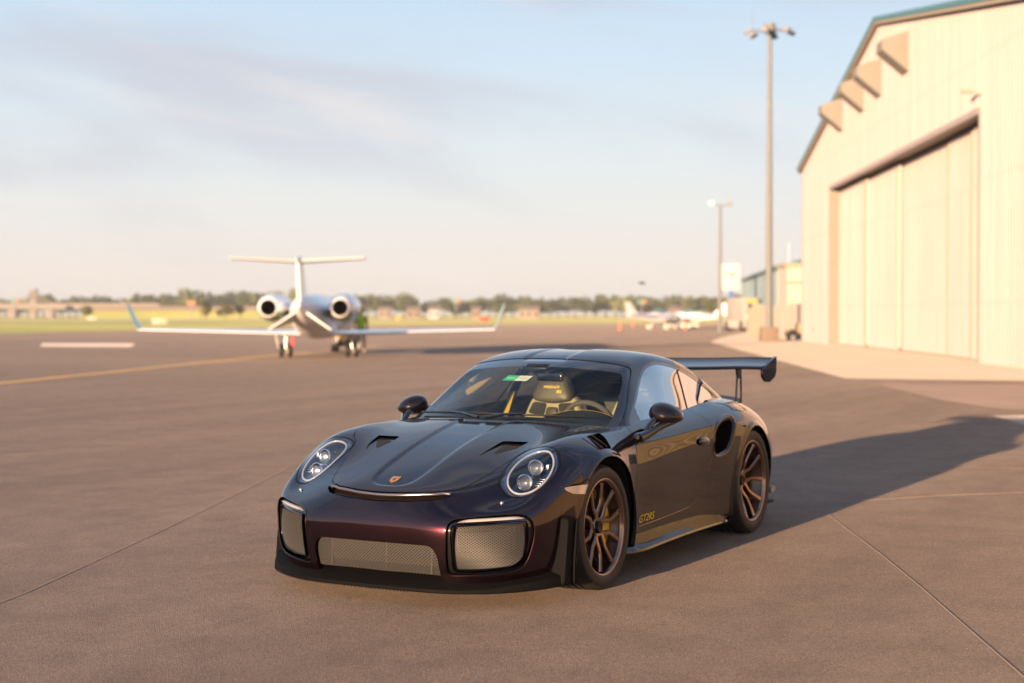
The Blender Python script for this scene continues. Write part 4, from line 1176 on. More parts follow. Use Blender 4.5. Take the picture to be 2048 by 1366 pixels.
# ---- rear wing
wing = MB(); rings = []
for k in range(41):
    t = -1 + 2 * k / 40; y = .815 * t
    dz = -.014 * (1 - min(1, (abs(t) / .75)) ** 2) + .004; ch = .30 - .02 * abs(t) ** 3
    sec = [(0, .0), (-.01, .014), (-.05, .020), (-.12, .030), (-.20, .046), (-.285, .070), (-.30, .078), (-.298, .070), (-.20, .034), (-.12, .012), (-.05, -.004), (-.012, -.007)]
    rings.append([(-2.955 + a * ch / .30, y, 1.122 + dz + b) for a, b in sec])
wing.loft(rings); wg = wing.build('rear_wing', M['carbon_dark'], car, 50)
for sg in (1, -1):
    ep = MB(); poly = round_poly([(-3.262,1.212),(-3.13,1.178),(-2.95,1.122),(-2.948,1.075),(-3.02,1.030),(-3.10,1.022),(-3.235,1.062),(-3.258,1.10)], [.008,.03,.02,.02,.03,.03,.02,.02], 3)
    ep.prism([tuple(q) for q in poly], 1, .812 * sg, .832 * sg); ep.build('wing_endplate', P, wg, 30)
    up = MB()
    for pts, r in (([(-3.045,.588,.845),(-3.065,.586,.93),(-3.085,.583,1.03),(-3.095,.582,1.105)], .0085), ([(-3.165,.588,.845),(-3.172,.586,.93),(-3.172,.584,1.03),(-3.165,.582,1.12)], .0085)):
        up.tube([(a, b * sg, c) for a, b, c in pts], r, 8)
    up.prism([(-3.075,1.115),(-3.185,1.14),(-3.165,1.07),(-3.13,1.045),(-3.09,1.06)], 1, .575 * sg, .589 * sg)
    up.build('wing_upright', M['black_gloss'], wg, 40)
duck = MB(); rings = []
for k in range(21):
    t = -1 + 2 * k / 20; y = .50 * t; dz = -.035 * abs(t) ** 3
    rings.append([(-3.20, y, .868 + dz), (-3.30, y, .875 + dz), (-3.40, y, .905 + dz), (-3.42, y, .912 + dz), (-3.42, y, .900 + dz), (-3.34, y, .84 + dz), (-3.20, y, .84 + dz)])
duck.loft(rings); duck.build('deck_spoiler', M['carbon_dark'], car, 40)
for sg in (1, -1):
    tl = MB(); tl.box((-3.36, .58 * sg, .68), (.10, .22, .05), Matrix.Rotation(R(-38 * sg), 3, 'Z'), .015); tl.build('tail_light', pmat('tail_lens', (.35, .02, .02), .1, coat=1), car)
    rb = MB(); rb.prism(round_poly([(-2.95,.225),(-3.02,.235),(-3.04,.262),(-2.98,.275),(-2.93,.25)], .008, 3), 1, .80 * sg, .90 * sg); rb.build('rear_bumper_blade', M['satin_metal'], car, 40)

# ---- wheels: built once per axle around the hub, face towards +y
def wheel_parts(Rt, Rr, half_w, recess_h, phase, disc_y, cal_mid, cal_half, cal_r):
    """tyre, rim, ... as MB objects; hub axis along y, outer face at y = 0"""
    out = {}
    W = half_w * 2
    ty = MB()
    sw = Rt - Rr
    prof = [(Rr + .001, -.012), (Rr + .010, .000), (Rr + sw * .35, .008), (Rr + sw * .62, .009), (Rr + sw * .84, .002), (Rt - .006, -.010), (Rt - .001, -.022)]
    g = [(-.022, 0)]
    yy = -.022
    for gy in (.20, .40, .60, .80):
        c = -.022 - (W - .044) * gy
        prof += [(Rt, c + .007), (Rt - .007, c + .005), (Rt - .007, c - .005), (Rt, c - .007)]
    prof += [(Rt - .001, -W + .022), (Rt - .006, -W + .010), (Rr + sw * .6, -W - .005), (Rr, -W + .012)]
    ty.lathe(prof, 96, axis=1)
    out['tyre'] = ty
    # raised ribs on the sidewall
    rb = MB()
    rb.lathe([(Rr + sw * .30, .0068), (Rr + sw * .32, .0095), (Rr + sw * .35, .0085)], 96, axis=1)
    rb.lathe([(Rr + sw * .80, .0035), (Rr + sw * .82, .0060), (Rr + sw * .85, .0018)], 96, axis=1)
    for k in range(64):                                   # shoulder blocks
        a = 2 * math.pi * k / 64; r = Rt - .006
        mtx = Matrix.Translation((r * math.sin(a), -.007, r * math.cos(a))) @ Matrix.Rotation(a, 4, 'Y')
        rb.box((0, 0, 0), (.004, .022, .006), mtx) if False else None
    out['rib'] = rb
    rim = MB()
    rim.lathe([(Rr + .004, -.020), (Rr + .012, -.008), (Rr + .013, -.001), (Rr + .008, .001), (Rr + .002, -.001), (Rr - .004, -.008), (Rr - .008, -.022), (Rr - .012, -.05), (Rr - .030, -.075), (Rr - .034, -.13), (Rr - .026, -W + .06), (Rr - .004, -W + .012), (Rr + .008, -W + .008)], 96, axis=1)
    out['barrel'] = rim
    lp = MB(); lp.lathe([(Rr + .0145, -.006), (Rr + .0150, .001), (Rr + .010, .0035), (Rr + .003, .002), (Rr - .003, -.004), (Rr - .007, -.018)], 96, axis=1); out['lip'] = lp
    sp = MB()
    def P(r, ang, y):
        return Vector((r * math.sin(ang), y, r * math.cos(ang)))
    for k in range(5):
        c = R(phase + 72 * k)
        for s in (-1, 1):
            path = [(.040, .0), (.074, .07), (.100, .25), (.130, .36), (.168, .345), (.208, .315), (Rr - .012, .292)]
            rings = []
            for i, (r, da) in enumerate(path):
                t = (r - .04) / (Rr - .052)
                ang = c + s * da
                yf = -recess_h + (recess_h - .014) * t ** 1.35 + .006 * math.sin(t * math.pi)
                wd = (.019, .0175, .0150, .0132, .0125, .0128, .0170)[i]
                dp = (.050, .046, .040, .036, .033, .034, .040)[i]
                p = P(r, ang, yf)
                i2 = min(i + 1, len(path) - 1); i1 = max(i - 1, 0)
                tn = (P(path[i2][0], c + s * path[i2][1], 0) - P(path[i1][0], c + s * path[i1][1], 0)).normalized()
                sd = tn.cross(Vector((0, 1, 0))).normalized()
                Y = Vector((0, 1, 0))
                rings.append([tuple(p + sd * wd * .72), tuple(p - sd * wd * .72), tuple(p - sd * wd - Y * .007), tuple(p - sd * wd * .8 - Y * dp), tuple(p + sd * wd * .8 - Y * dp), tuple(p + sd * wd - Y * .007)])
            sp.loft(rings)
    sp.lathe([(.036, -recess_h + .002), (.052, -recess_h + .004), (.058, -recess_h - .004), (.060, -recess_h - .02), (.060, -recess_h - .06), (.02, -recess_h - .06)], 40, axis=1)
    out['spokes'] = sp
    lk = MB()
    lk.lathe([(.0001, -recess_h + .012), (.020, -recess_h + .013), (.026, -recess_h + .016), (.032, -recess_h + .014), (.035, -recess_h + .006), (.036, -recess_h - .004)], 32, axis=1)
    for k in range(10):
        a = 2 * math.pi * k / 10
        lk.box((0, 0, 0), (.008, .014, .007), Matrix.Translation((.030 * math.sin(a), -recess_h + .010, .030 * math.cos(a))) @ Matrix.Rotation(a, 4, 'Y'), .0015)
    out['lock'] = lk
    bt = MB()
    for k in range(5):
        for s in (-1, 1):
            for e in (-.045, .045):
                a = R(phase + 72 * k) + s * .29 + e
                p = P(Rr - .016, a, -.020); bt.ball(p, .0042, n=8, m=5)
    out['bolts'] = bt
    ds = MB()
    ds.lathe([(.095, disc_y), (Rr - .052, disc_y), (Rr - .050, disc_y - .004), (Rr - .050, disc_y - .030), (Rr - .052, disc_y - .034), (.095, disc_y - .034)], 64, axis=1, close=True)
    ds.lathe([(.02, disc_y + .012), (.08, disc_y + .012), (.094, disc_y + .002), (.094, disc_y - .03)], 40, axis=1)
    for k in range(60):                                     # drilled holes read as small dark studs
        a = 2 * math.pi * k / 60; r = .125 + .022 * (k % 3)
    out['disc'] = ds
    cl = MB(); rings = []
    for k in range(17):
        a = R(cal_mid + cal_half * (-1 + 2 * k / 16)); e = 1 - .30 * abs(-1 + 2 * k / 16) ** 6
        r0, r1 = cal_r[0] + .01 * (1 - e), cal_r[1]
        y0, y1 = disc_y + .046 * e, disc_y - .02
        rings.append([tuple(P(r0, a, y1)), tuple(P(r0, a, y0 - .012)), tuple(P(r0 + .012, a, y0)), tuple(P(r1 - .018, a, y0)), tuple(P(r1, a, y0 - .018)), tuple(P(r1, a, y1 - .03))])
    cl.loft(rings)
    out['caliper'] = cl
    return out

def place_wheel(parts, x, yo, z, sg, camber):
    T = Matrix.Translation((x, yo * sg, z)) @ Matrix.Rotation(R(camber) * sg, 4, 'X')
    def put(mb, name, mat, parent, ang):
        q = MB(); q.V = [tuple(T @ Vector((a, b * sg, c))) for a, b, c in mb.V]
        q.F = [f if sg > 0 else f[::-1] for f in mb.F]
        return q.build(name, mat, parent, ang)
    w = put(parts['spokes'], 'wheel', M['bronze'], car, 32)
    put(parts['barrel'], 'rim', M['bronze_dark'], w, 40)
    put(parts['lip'], 'rim_lip', M['bronze'], w, 50)
    t = put(parts['tyre'], 'tyre', M['tyre'], w, 30)
    put(parts['rib'], 'tyre_rib', M['tyre_letters'], w, 60)
    put(parts['lock'], 'centre_lock', M['black_satin'], w, 35)
    b = put(parts['bolts'], 'spoke_bolts', M['chrome'], w, 60)
    put(parts['disc'], 'brake_disc', M['disc'], w, 30)
    put(parts['caliper'], 'brake_caliper', M['caliper'], w, 35)
FW = wheel_parts(FR, .257, .1325, .040, 13, -.105, -72, 56, (.118, .212))
RWH = wheel_parts(RR, .270, .1625, .085, -37, -.170, -75, 30, (.125, .215))
for sg in (1, -1):
    place_wheel(FW, 0, .912, FR, sg, 1.5)
    place_wheel(RWH, -WB, .925, RR, sg, 1.2)

# ---- cabin
roof.offset(-.024).clip(roof.V[:, 2] - .93).obj('headliner', M['interior'], car)
m = MB()
for sg in (1, -1):
    m.add([(-.50, .70 * sg, .30), (-2.0, .70 * sg, .30), (-2.0, .69 * sg, .90), (-1.25, .70 * sg, .868), (-.66, .70 * sg, .848), (-.50, .70 * sg, .83)], [[0, 1, 2, 3, 4, 5]])
m.add([(-.30, -.72, .25), (-.30, .72, .25), (-2.3, .72, .25), (-2.3, -.72, .25)], [[0, 1, 2, 3]])
m.add([(-2.12, -.66, .25), (-2.12, .66, .25), (-2.22, .64, .90), (-2.22, -.64, .90)], [[0, 1, 2, 3]])
m.add([(-2.22, -.64, .90), (-2.22, .64, .90), (-2.75, .50, .93), (-2.75, -.50, .93)], [[0, 1, 2, 3]])
m.build('cabin_lining', M['interior'], car, None)
# dashboard with instrument hood
rings = []
for k in range(37):
    y = -.68 + 1.36 * k / 36
    h = .052 * max(0, 1 - ((y - .36) / .235) ** 2) ** .8
    xf = -.36 - .26 * abs(y / .7) ** 2
    rings.append([(xf, y, .858), (-.66, y, .868 + h * .35), (-.80, y, .876 + h * .9), (-.86, y, .876 + h), (-.885, y, .866 + h), (-.86, y, .845 + h * .6), (-.93, y, .74), (-.90, y, .55), (xf, y, .55)])
m = MB(); m.loft(rings); dash = m.build('dashboard', M['interior'], car, 50)
m = MB(); m.tube([(-.875, -.68 + 1.36 * k / 60, .879 + .052 * max(0, 1 - ((-.68 + 1.36 * k / 60 - .36) / .235) ** 2) ** .8) for k in range(37, 56)], .0011, 5); m.build('dash_stitching', M['belt'], dash, None)
# steering wheel
SW = Matrix.Translation((-1.00, .355, .812)) @ Matrix.Rotation(R(-66), 4, 'Y')
def tor(Rm, r, n=48, k=10, a0=0, a1=360):
    V = []; F = []; full = abs(a1 - a0) >= 360
    nn = n if full else n + 1
    for i in range(nn):
        a = R(a0 + (a1 - a0) * i / n)
        for j in range(k):
            b = 2 * math.pi * j / k
            V.append(((Rm + r * math.cos(b)) * math.cos(a), (Rm + r * math.cos(b)) * math.sin(a), r * 1.1 * math.sin(b)))
    for i in range(n):
        for j in range(k):
            F.append([i * k + j, ((i + 1) % nn) * k + j, ((i + 1) % nn) * k + (j + 1) % k, i * k + (j + 1) % k])
    return V, F
V, F = tor(.178, .0165); m = MB(); m.add([tuple(SW @ Vector(v)) for v in V], F); stw = m.build('steering_wheel', M['alcantara'], car, 80)
V, F = tor(.178, .0172, 6, 10, 176, 184); 
m = MB(); m.add([tuple(SW @ Vector(v)) for v in V], F); m.build('wheel_marking', M['yellow'], stw, 80)
m = MB(); m.box((0, 0, -.03), (.15, .13, .05), bev=.02); m.box((0, .12, -.02), (.03, .12, .012), bev=.004); m.box((0, -.12, -.02), (.03, .12, .012), bev=.004); m.box((.11, 0, -.02), (.12, .03, .012), bev=.004)
m.V = [tuple(SW @ Vector(v)) for v in m.V]; m.build('wheel_hub', M['interior'], stw, 40)

def text_mesh(body, size, T, mat, name, parent, shear=0.0, extrude=.0006, space=1.0, sx=1.0):
    c = bpy.data.curves.new("t", 'FONT'); c.body = body; c.size = size; c.shear = shear; c.extrude = extrude; c.space_character = space; c.resolution_u = 3
    c.align_x = 'CENTER'; c.align_y = 'CENTER'
    o = bpy.data.objects.new("t", c); COL.objects.link(o)
    dg = bpy.context.evaluated_depsgraph_get(); me = o.evaluated_get(dg).to_mesh()
    V = [tuple(T @ Vector((v.co.x * sx, v.co.y, v.co.z))) for v in me.vertices]; F = [list(p.vertices) for p in me.polygons]
    o.evaluated_get(dg).to_mesh_clear(); bpy.data.objects.remove(o)
    return mk(name, V, F, mat, parent)

def seat(y0, x0):
    """carbon bucket seat: shell, headrest pad, belt slots, cushion"""
    zt = 1.092
    B = Matrix.Translation((x0, y0, 0)) @ Matrix.Rotation(R(12), 4, 'Y')    # leans back
    def at_(y, z, x=0.0): return tuple(Vector((x0 - (z - .50) * .21 + x, y0 + y, z)))
    # headrest pad: rounded trapezoid, domed
    OUTL = round_poly([(-.092, 1.092), (.092, 1.092), (.150, .965), (.140, .925), (0, .900), (-.140, .925), (-.150, .965)], [.06, .06, .04, .03, .08, .03, .04], 5)
    cy, cz = 0, .99
    rings = []
    for k, dx in ((1.0, -.05), (1.03, -.01), (1.0, .02), (.93, .035), (.78, .045), (.45, .052)):
        rings.append([at_(cy + (a - cy) * k, cz + (b - cz) * k, dx) for a, b in OUTL])
    m = MB(); m.loft(rings); so = m.build('seat', M['leather'], car, 60)
    # frame below the pad with belt slots
    BACK = round_poly([(-.165, .955), (.165, .955), (.225, .80), (.245, .62), (.20, .45), (-.20, .45), (-.245, .62), (-.225, .80)], .05, 4)
    m = MB(); rings = []
    for k, dx in ((1.0, -.10), (1.03, -.06), (1.0, -.02), (.96, -.004)):
        rings.append([at_(a * k, .70 + (b - .70) * k, dx) for a, b in BACK])
    m.loft(rings); m.build('seat_shell', M['shell'], so, 60)
    for sg in (-1, 1):
        SL = round_poly([(sg * .045, .905), (sg * .150, .915), (sg * .185, .835), (sg * .062, .815)], .02, 3)
        m = MB(); m.loft([[at_(a, b, -.02) for a, b in SL], [at_(a, b, .004) for a, b in SL]]); m.build('belt_slot', M['dark_cavity'], so, None)
        SL = round_poly([(sg * .075, .785), (sg * .190, .800), (sg * .205, .66), (sg * .10, .66)], .02, 3)
        m = MB(); m.loft([[at_(a, b, -.02) for a, b in SL], [at_(a, b, .005) for a, b in SL]]); m.build('belt_slot', M['dark_cavity'], so, None)
        m = MB(); m.tube([at_(sg * .235, .80, .02), at_(sg * .262, .66, .09), at_(sg * .262, .52, .14), at_(sg * .24, .42, .30), at_(sg * .235, .40, .5)], [.035, .045, .05, .055, .04], 10); m.build('seat_bolster', M['leather'], so, 70)
    m = MB(); m.loft([[at_(a, b, .0) for a, b in round_poly([(-.045, .88), (.045, .88), (.06, .70), (-.06, .70)], .02, 3)], [at_(a, b, .018) for a, b in round_poly([(-.038, .87), (.038, .87), (.052, .71), (-.052, .71)], .02, 3)]]); m.build('centre_pad', M['leather'], so, 50)
    m = MB(); m.box((x0 + .30, y0, .36), (.52, .40, .14), Matrix.Rotation(R(-8), 3, 'Y'), .05); m.build('seat_cushion', M['alcantara'], so, 60)
    T = Matrix.Translation(at_(0.0, 1.016, .056)) @ Matrix(((-.2, 0, .98, 0), (0, 1, 0, 0), (.98, 0, .2, 0), (0, 0, 0, 1)))
    # local x -> car y, local y -> up along the pad
    n_ = Vector((.978, 0, .21)); u_ = Vector((0, 1, 0)); v_ = n_.cross(u_)
    T = Matrix(((u_.x, v_.x, n_.x, 0), (u_.y, v_.y, n_.y, 0), (u_.z, v_.z, n_.z, 0), (0, 0, 0, 1)))
    text_mesh('WEISSACH', .0235, Matrix.Translation(at_(.004, 1.020, .0535)) @ T, M['yellow'], 'headrest_print', so, .25, space=1.05, sx=1.05)
    text_mesh('RS', .030, Matrix.Translation(at_(.062, .988, .0535)) @ T, M['yellow'], 'headrest_print', so, .3, sx=1.2)
    return so
ps = seat(-.30, -1.70)
tag(ps, 'passenger bucket seat with yellow embroidered headrest')
dsx = seat(.36, -1.68)
# seat belt hanging from the far pillar
m = MB(); m.loft([[(-1.72, -.60, .985), (-1.72, -.565, .985), (-1.725, -.565, .985), (-1.725, -.60, .985)], [(-1.62, -.615, .80), (-1.62, -.575, .80), (-1.625, -.575, .80), (-1.625, -.615, .80)], [(-1.58, -.62, .62), (-1.58, -.58, .62), (-1.585, -.58, .62), (-1.585, -.62, .62)]]); m.build('seat_belt', M['belt'], car, None)
m = MB(); m.tube([(-1.74, -.64, .80), (-1.78, -.62, .95), (-1.82, -.58, 1.08), (-1.86, -.50, 1.17)], .03, 8); m.tube([(-1.74, .64, .80), (-1.78, .62, .95), (-1.82, .58, 1.08), (-1.86, .50, 1.17)], .03, 8); m.build('pillar_trim', M['interior'], car, 60)
# rear-view mirror and windscreen stickers
m = MB(); m.box((-1.00, .075, 1.128), (.03, .215, .062), Matrix.Rotation(R(-14), 3, 'Z'), .012); rv = m.build('rear_view_mirror', M['black_gloss'], car, 50)
m = MB(); m.tube([(-1.0, .06, 1.15), (-.98, .03, 1.185), (-.955, 0, 1.19)], .014, 8); m.box((-.965, 0, 1.188), (.06, .16, .025), Matrix.Rotation(R(26), 3, 'Y'), .008); m.build('mirror_stalk', M['black_satin'], rv, 50)
for (ya, yb, col, txt, tc) in ((-.150, -.066, (.02, .42, .20), 'NL  PLX', (.75, .8, .75)), (-.062, .030, (.62, .64, .55), '0940', (.15, .15, .15))):
    pts = [screen_pt(y, z, -.012) for y, z in ((ya - .012, 1.118), (yb - .012, 1.118), (yb + .003, 1.148), (ya + .003, 1.148))]
    st = mk('screen_sticker', [tuple(p) for p in pts], [[0, 1, 2, 3]], pmat('sticker', col, .5), car)
    c = sum(pts, Vector()) / 4; u_ = (pts[1] - pts[0]).normalized(); n_ = u_.cross(pts[3] - pts[0]).normalized(); v_ = n_.cross(u_)
    if n_.x < 0: n_ = -n_
    for k in range(3):
        q = c + u_ * (-.02 + .02 * k)
        MB().box(q + n_ * .0008, (.0006, .013, .008), Matrix(((n_.x, u_.x, v_.x), (n_.y, u_.y, v_.y), (n_.z, u_.z, v_.z)))).build('sticker_print', pmat('sticker_ink', tc, .6), st)
# lettering low on the doors
for sg in (1, -1):
    p, n = on_side(-.668, .318, sg)
    u_ = Vector((-sg, 0, 0)); u_ = (u_ - n * u_.dot(n)).normalized(); v_ = n.cross(u_)
    if v_.z < 0: v_ = -v_
    T = Matrix.Translation(p + n * .0012) @ Matrix(((u_.x, v_.x, n.x, 0), (u_.y, v_.y, n.y, 0), (u_.z, v_.z, n.z, 0), (0, 0, 0, 1)))
    text_mesh('GT2RS', .062, T, M['yellow'], 'door_lettering', car, .3, .0004, 1.0, 1.32)

# ------------------------------------------------------------------ parked jet
def copy_tree(o, parent=None):
    c = o.copy(); COL.objects.link(c); c.parent = parent
    for ch in list(o.children): copy_tree(ch, c)
    return c
M['jet_white'] = pmat('jet_white_paint', (.80, .81, .83), .2, coat=.5)
M['jet_green'] = pmat('nacelle_green', (.13, .26, .05), .3, coat=.5)  # even green for the lower nacelle shell
M['jet_teal'] = pmat('jet_teal_paint', (.40, .66, .60), .35, coat=.2)
M['bare_metal'] = pmat('bare_metal', (.45, .44, .43), .35, metal=.9)
M['red_tag'] = pmat('red_ribbon', (.6, .05, .07), .7)
jet = empty('business_jet', dl(53.0, -6.85), VIEW_RZ + R(1))
tag(jet, 'white business jet with T-tail and teal winglets, parked tail towards the car', 'aircraft')
def ell(cx, y, cz, rx, rz, n=20): return [(cx + rx * math.cos(2 * math.pi * k / n), y, cz + rz * math.sin(2 * math.pi * k / n)) for k in range(n)]
m = MB(); m.loft([ell(0, y, z, r, r * 1.03) for y, z, r in ((-5.75, 1.80, .05), (-5.4, 1.76, .20), (-4.6, 1.68, .42), (-3.5, 1.56, .60), (-2.2, 1.48, .73), (-.5, 1.44, .78), (3, 1.44, .78), (5.5, 1.44, .78), (6.9, 1.40, .70), (8.0, 1.30, .48), (8.7, 1.2, .24), (8.95, 1.15, .05))])
m.build('fuselage', M['jet_white'], jet, 60)
for sg in (1, -1):
    m = MB(); rings = []
    for k in range(8):
        t = k / 7; x = (.4 + 5.85 * t) * sg; ch = 2.1 - 1.2 * t; le = .9 - .75 * t; z = .84 + .15 * t; th = .13 * ch * .9
        rings.append([(x, le, z), (x, le - ch * .25, z + th * .55), (x, le - ch * .6, z + th * .42), (x, le - ch, z + .01), (x, le - ch, z - .02), (x, le - ch * .5, z - th * .40), (x, le - ch * .15, z - th * .35)])
    m.loft(rings); m.build('wing', M['jet_white'], jet, 40)
    m = MB(); rings = []
    for k in range(6):
        t = k / 5; x = (6.22 + .06 * min(1, t * 4) + .30 * t) * sg; z = .99 + .88 * t; le = .12 - .55 * t; ch = .92 - .45 * t; th = .045
        rings.append([(x, le, z), (x + th * sg, le - ch * .4, z), (x, le - ch, z), (x - th * sg, le - ch * .4, z)])
    m.loft(rings); m.build('winglet', M['jet_teal'], jet, 40)
    m = MB(); cx, cz = 1.17 * sg, 1.74
    m.loft([ell(cx, y, cz, r, r, 24) for y, r in ((-4.35, .265), (-4.32, .31), (-3.9, .41), (-3.2, .48), (-2.4, .50), (-1.8, .48), (-1.55, .41), (-1.52, .32))], cap=False)
    na = m.build('engine_nacelle', M['jet_white'], jet, 60)
    m = MB(); m.loft([ell(cx, -4.34, cz, .25, .25, 24), ell(cx, -3.6, cz, .20, .20, 24), ell(cx, -3.5, cz, .01, .01, 24)], cap=False); m.build('exhaust', M['dark_cavity'], na, 60)
    m = MB(); m.loft([ell(cx, -1.56, cz, .33, .33, 24), ell(cx, -2.2, cz, .28, .28, 24), ell(cx, -2.3, cz, .01, .01, 24)], cap=False); m.build('inlet', M['dark_cavity'], na, 60)
    m = MB(); m.loft([[(cx + (r + .006) * math.cos(R(200 + 140 * k / 12)), y, cz + (r + .006) * math.sin(R(200 + 140 * k / 12))) for k in range(13)] for y, r in ((-4.28, .325), (-3.9, .41), (-3.2, .48), (-2.4, .50), (-1.9, .485))], cap=False, closed=False); m.build('nacelle_lower_shell', M['jet_green'], na, 60)
    m = MB(); m.box((.72 * sg, -2.9, 1.72), (.5, 1.5, .12), bev=.03); m.build('engine_pylon', M['jet_white'], jet, 40)
    m = MB(); m.loft([[(.18 * sg, -5.3, 1.55), (.22 * sg, -3.7, 1.32), (.26 * sg, -3.7, 1.36), (.22 * sg, -5.3, 1.59)], [(.98 * sg, -5.5, 1.02), (.82 * sg, -5.0, 1.06), (.84 * sg, -5.0, 1.09), (1.0 * sg, -5.5, 1.05)]]); m.build('ventral_fin', M['jet_white'], jet, 30)
    # main gear
    gx = 1.17 * sg
    m = MB(); m.tube([(gx, .05, .92), (gx, 0, .24)], .06, 10); m.tube([(gx - .16 * sg, -.02, .9), (gx, -.02, .5)], .03, 8); m.box((gx, 0, .235), (.30, .08, .08))
    g = m.build('landing_gear', M['bare_metal'], jet, 40)
    for s2 in (-1, 1):
        m = MB(); m.lathe([(.08, -.06), (.20, -.065), (.235, -.04), (.24, 0), (.235, .04), (.20, .065), (.08, .06)], 24, axis=0, c=(gx + .155 * s2, 0, .24)); m.build('tyre', M['tyre'], g, 40)
    m = MB(); m.box((gx + .30 * sg, .1, .62), (.03, .7, .62), Matrix.Rotation(R(14 * sg), 3, 'Y'), .01); m.build('gear_door', M['jet_white'], g, 30)
m = MB(); m.box((-.93, -.10, .55), (.07, .01, .38)); m.build('safety_ribbon', M['red_tag'], jet, None)
m = MB(); m.loft([[(-.13, -4.6, 1.95), (0, -3.2, 1.95), (.13, -4.6, 1.95), (.06, -5.7, 1.9), (-.06, -5.7, 1.9)], [(-.09, -5.3, 3.20), (0, -4.75, 3.20), (.09, -5.3, 3.20), (.04, -6.05, 3.20), (-.04, -6.05, 3.20)]]); m.build('tail_fin', M['jet_white'], jet, 40)
m = MB(); m.loft([ell(0, y, 3.24, r * .8, r, 12) for y, r in ((-6.25, .02), (-6.0, .10), (-5.4, .13), (-4.8, .10), (-4.5, .02))]); m.build('tail_fairing', M['jet_white'], jet, 60)
for sg in (1, -1):
    m = MB(); m.loft([[(.03 * sg, -4.9, 3.21), (.03 * sg, -5.3, 3.29), (.03 * sg, -6.05, 3.25), (.03 * sg, -6.05, 3.17), (.03 * sg, -5.3, 3.13)], [(2.12 * sg, -5.55, 3.30), (2.12 * sg, -5.75, 3.35), (2.12 * sg, -6.15, 3.33), (2.12 * sg, -6.15, 3.27), (2.12 * sg, -5.75, 3.25)]]); m.build('tailplane', pmat('tailplane_grey', (.42, .41, .41), .35), jet, 30)
m = MB(); m.tube([(0, 6.6, .8), (0, 6.6, .2)], .05, 8); ng = m.build('nose_gear', M['bare_metal'], jet, 40)
m = MB(); m.lathe([(.06, -.06), (.2, -.06), (.22, 0), (.2, .06), (.06, .06)], 20, axis=0, c=(0, 6.6, .22)); m.build('tyre', M['tyre'], ng, 40)

# ground power cart and ramp worker beyond the jet
cart = empty('power_cart', dl(60.5, -6.75), VIEW_RZ)
tag(cart, 'small dark ground power cart with tan hood under the jet wing', 'cart')
m = MB(); m.box((0, 0, .40), (.95, 1.5, .30), bev=.03); m.build('chassis', M['black_satin'], cart)
m = MB(); m.box((0, -.05, .72), (.85, 1.2, .34), bev=.05); m.build('hood', pmat('cart_paint', (.42, .30, .17), .5), cart)
for sx in (-1, 1):
    for sy in (-1, 1):
        m = MB(); m.lathe([(.04, -.05), (.15, -.05), (.17, 0), (.15, .05), (.04, .05)], 18, axis=0, c=(.44 * sx, .5 * sy, .17)); m.build('wheel', M['tyre'], cart, 40)
m = MB(); m.tube([(0, -.75, .4), (0, -1.2, .5)], .025, 6); m.build('tow_bar', M['bare_metal'], cart, 40)

def skin_body(name, pts, edges, rad, root, mat, parent, level=2):
    me = bpy.data.meshes.new(name); me.from_pydata(pts, edges, []); me.update()
    o = bpy.data.objects.new(name, me); COL.objects.link(o)
    md = o.modifiers.new("k", 'SKIN'); md.use_smooth_shade = True
    for i, v in enumerate(me.skin_vertices[0].data):
        r = rad[i]; v.radius = (r, r) if not isinstance(r, tuple) else r; v.use_root = (i == root)
    sb = o.modifiers.new("s", 'SUBSURF'); sb.levels = level; sb.render_levels = level
    dg = bpy.context.evaluated_depsgraph_get(); m2 = o.evaluated_get(dg).to_mesh()
    V = [tuple(v.co) for v in m2.vertices]; F = [list(p.vertices) for p in m2.polygons]
    o.evaluated_get(dg).to_mesh_clear(); bpy.data.objects.remove(o)
    return mk(name, V, F, mat, parent, smooth=80)
man = empty('person', dl(58.0, -5.86), VIEW_RZ + R(180))
tag(man, 'ramp worker in hi-vis yellow-green vest standing behind the jet wing', 'person')
pts = [(0, 0, .95), (0, 0, 1.15), (0, .01, 1.38), (0, .01, 1.50), (0, .02, 1.60), (0, .02, 1.74), (.19, 0, 1.42), (.24, .02, 1.15), (.22, .14, .92), (.21, .20, .86), (-.19, 0, 1.42), (-.25, .02, 1.15), (-.24, .05, .90), (-.23, .08, .82), (.10, 0, .90), (.11, .01, .50), (.11, -.02, .09), (.12, .14, .05), (-.10, 0, .90), (-.12, .01, .50), (-.13, -.02, .09), (-.14, .14, .05)]
eds = [(0, 1), (1, 2), (2, 3), (3, 4), (4, 5), (2, 6), (6, 7), (7, 8), (8, 9), (2, 10), (10, 11), (11, 12), (12, 13), (0, 14), (14, 15), (15, 16), (16, 17), (0, 18), (18, 19), (19, 20), (20, 21)]
rad = [(.15, .11), (.145, .105), (.17, .11), .055, .085, .08, .065, .048, .038, .04, .065, .048, .038, .04, .085, .06, .045, .04, .085, .06, .045, .04]
skin_body('body', pts, eds, rad, 0, pmat('khaki_clothes', (.30, .24, .16), .8), man)
m = MB(); m.loft([ell2 for ell2 in ([(.185 * math.cos(2 * math.pi * k / 16) * s, .140 * math.sin(2 * math.pi * k / 16) * s + .005, z) for k in range(16)] for z, s in ((.98, .86), (1.10, .88), (1.30, .98), (1.44, 1.0), (1.50, .72)))], cap=False)
m.build('vest', pmat('hi_vis_vest', (.45, .62, .03), .6), man, 60)
m = MB(); m.ball((0, .03, 1.67), .085, .10, .115, 14, 10); m.build('head', pmat('skin', (.36, .22, .15), .5), man, 80)
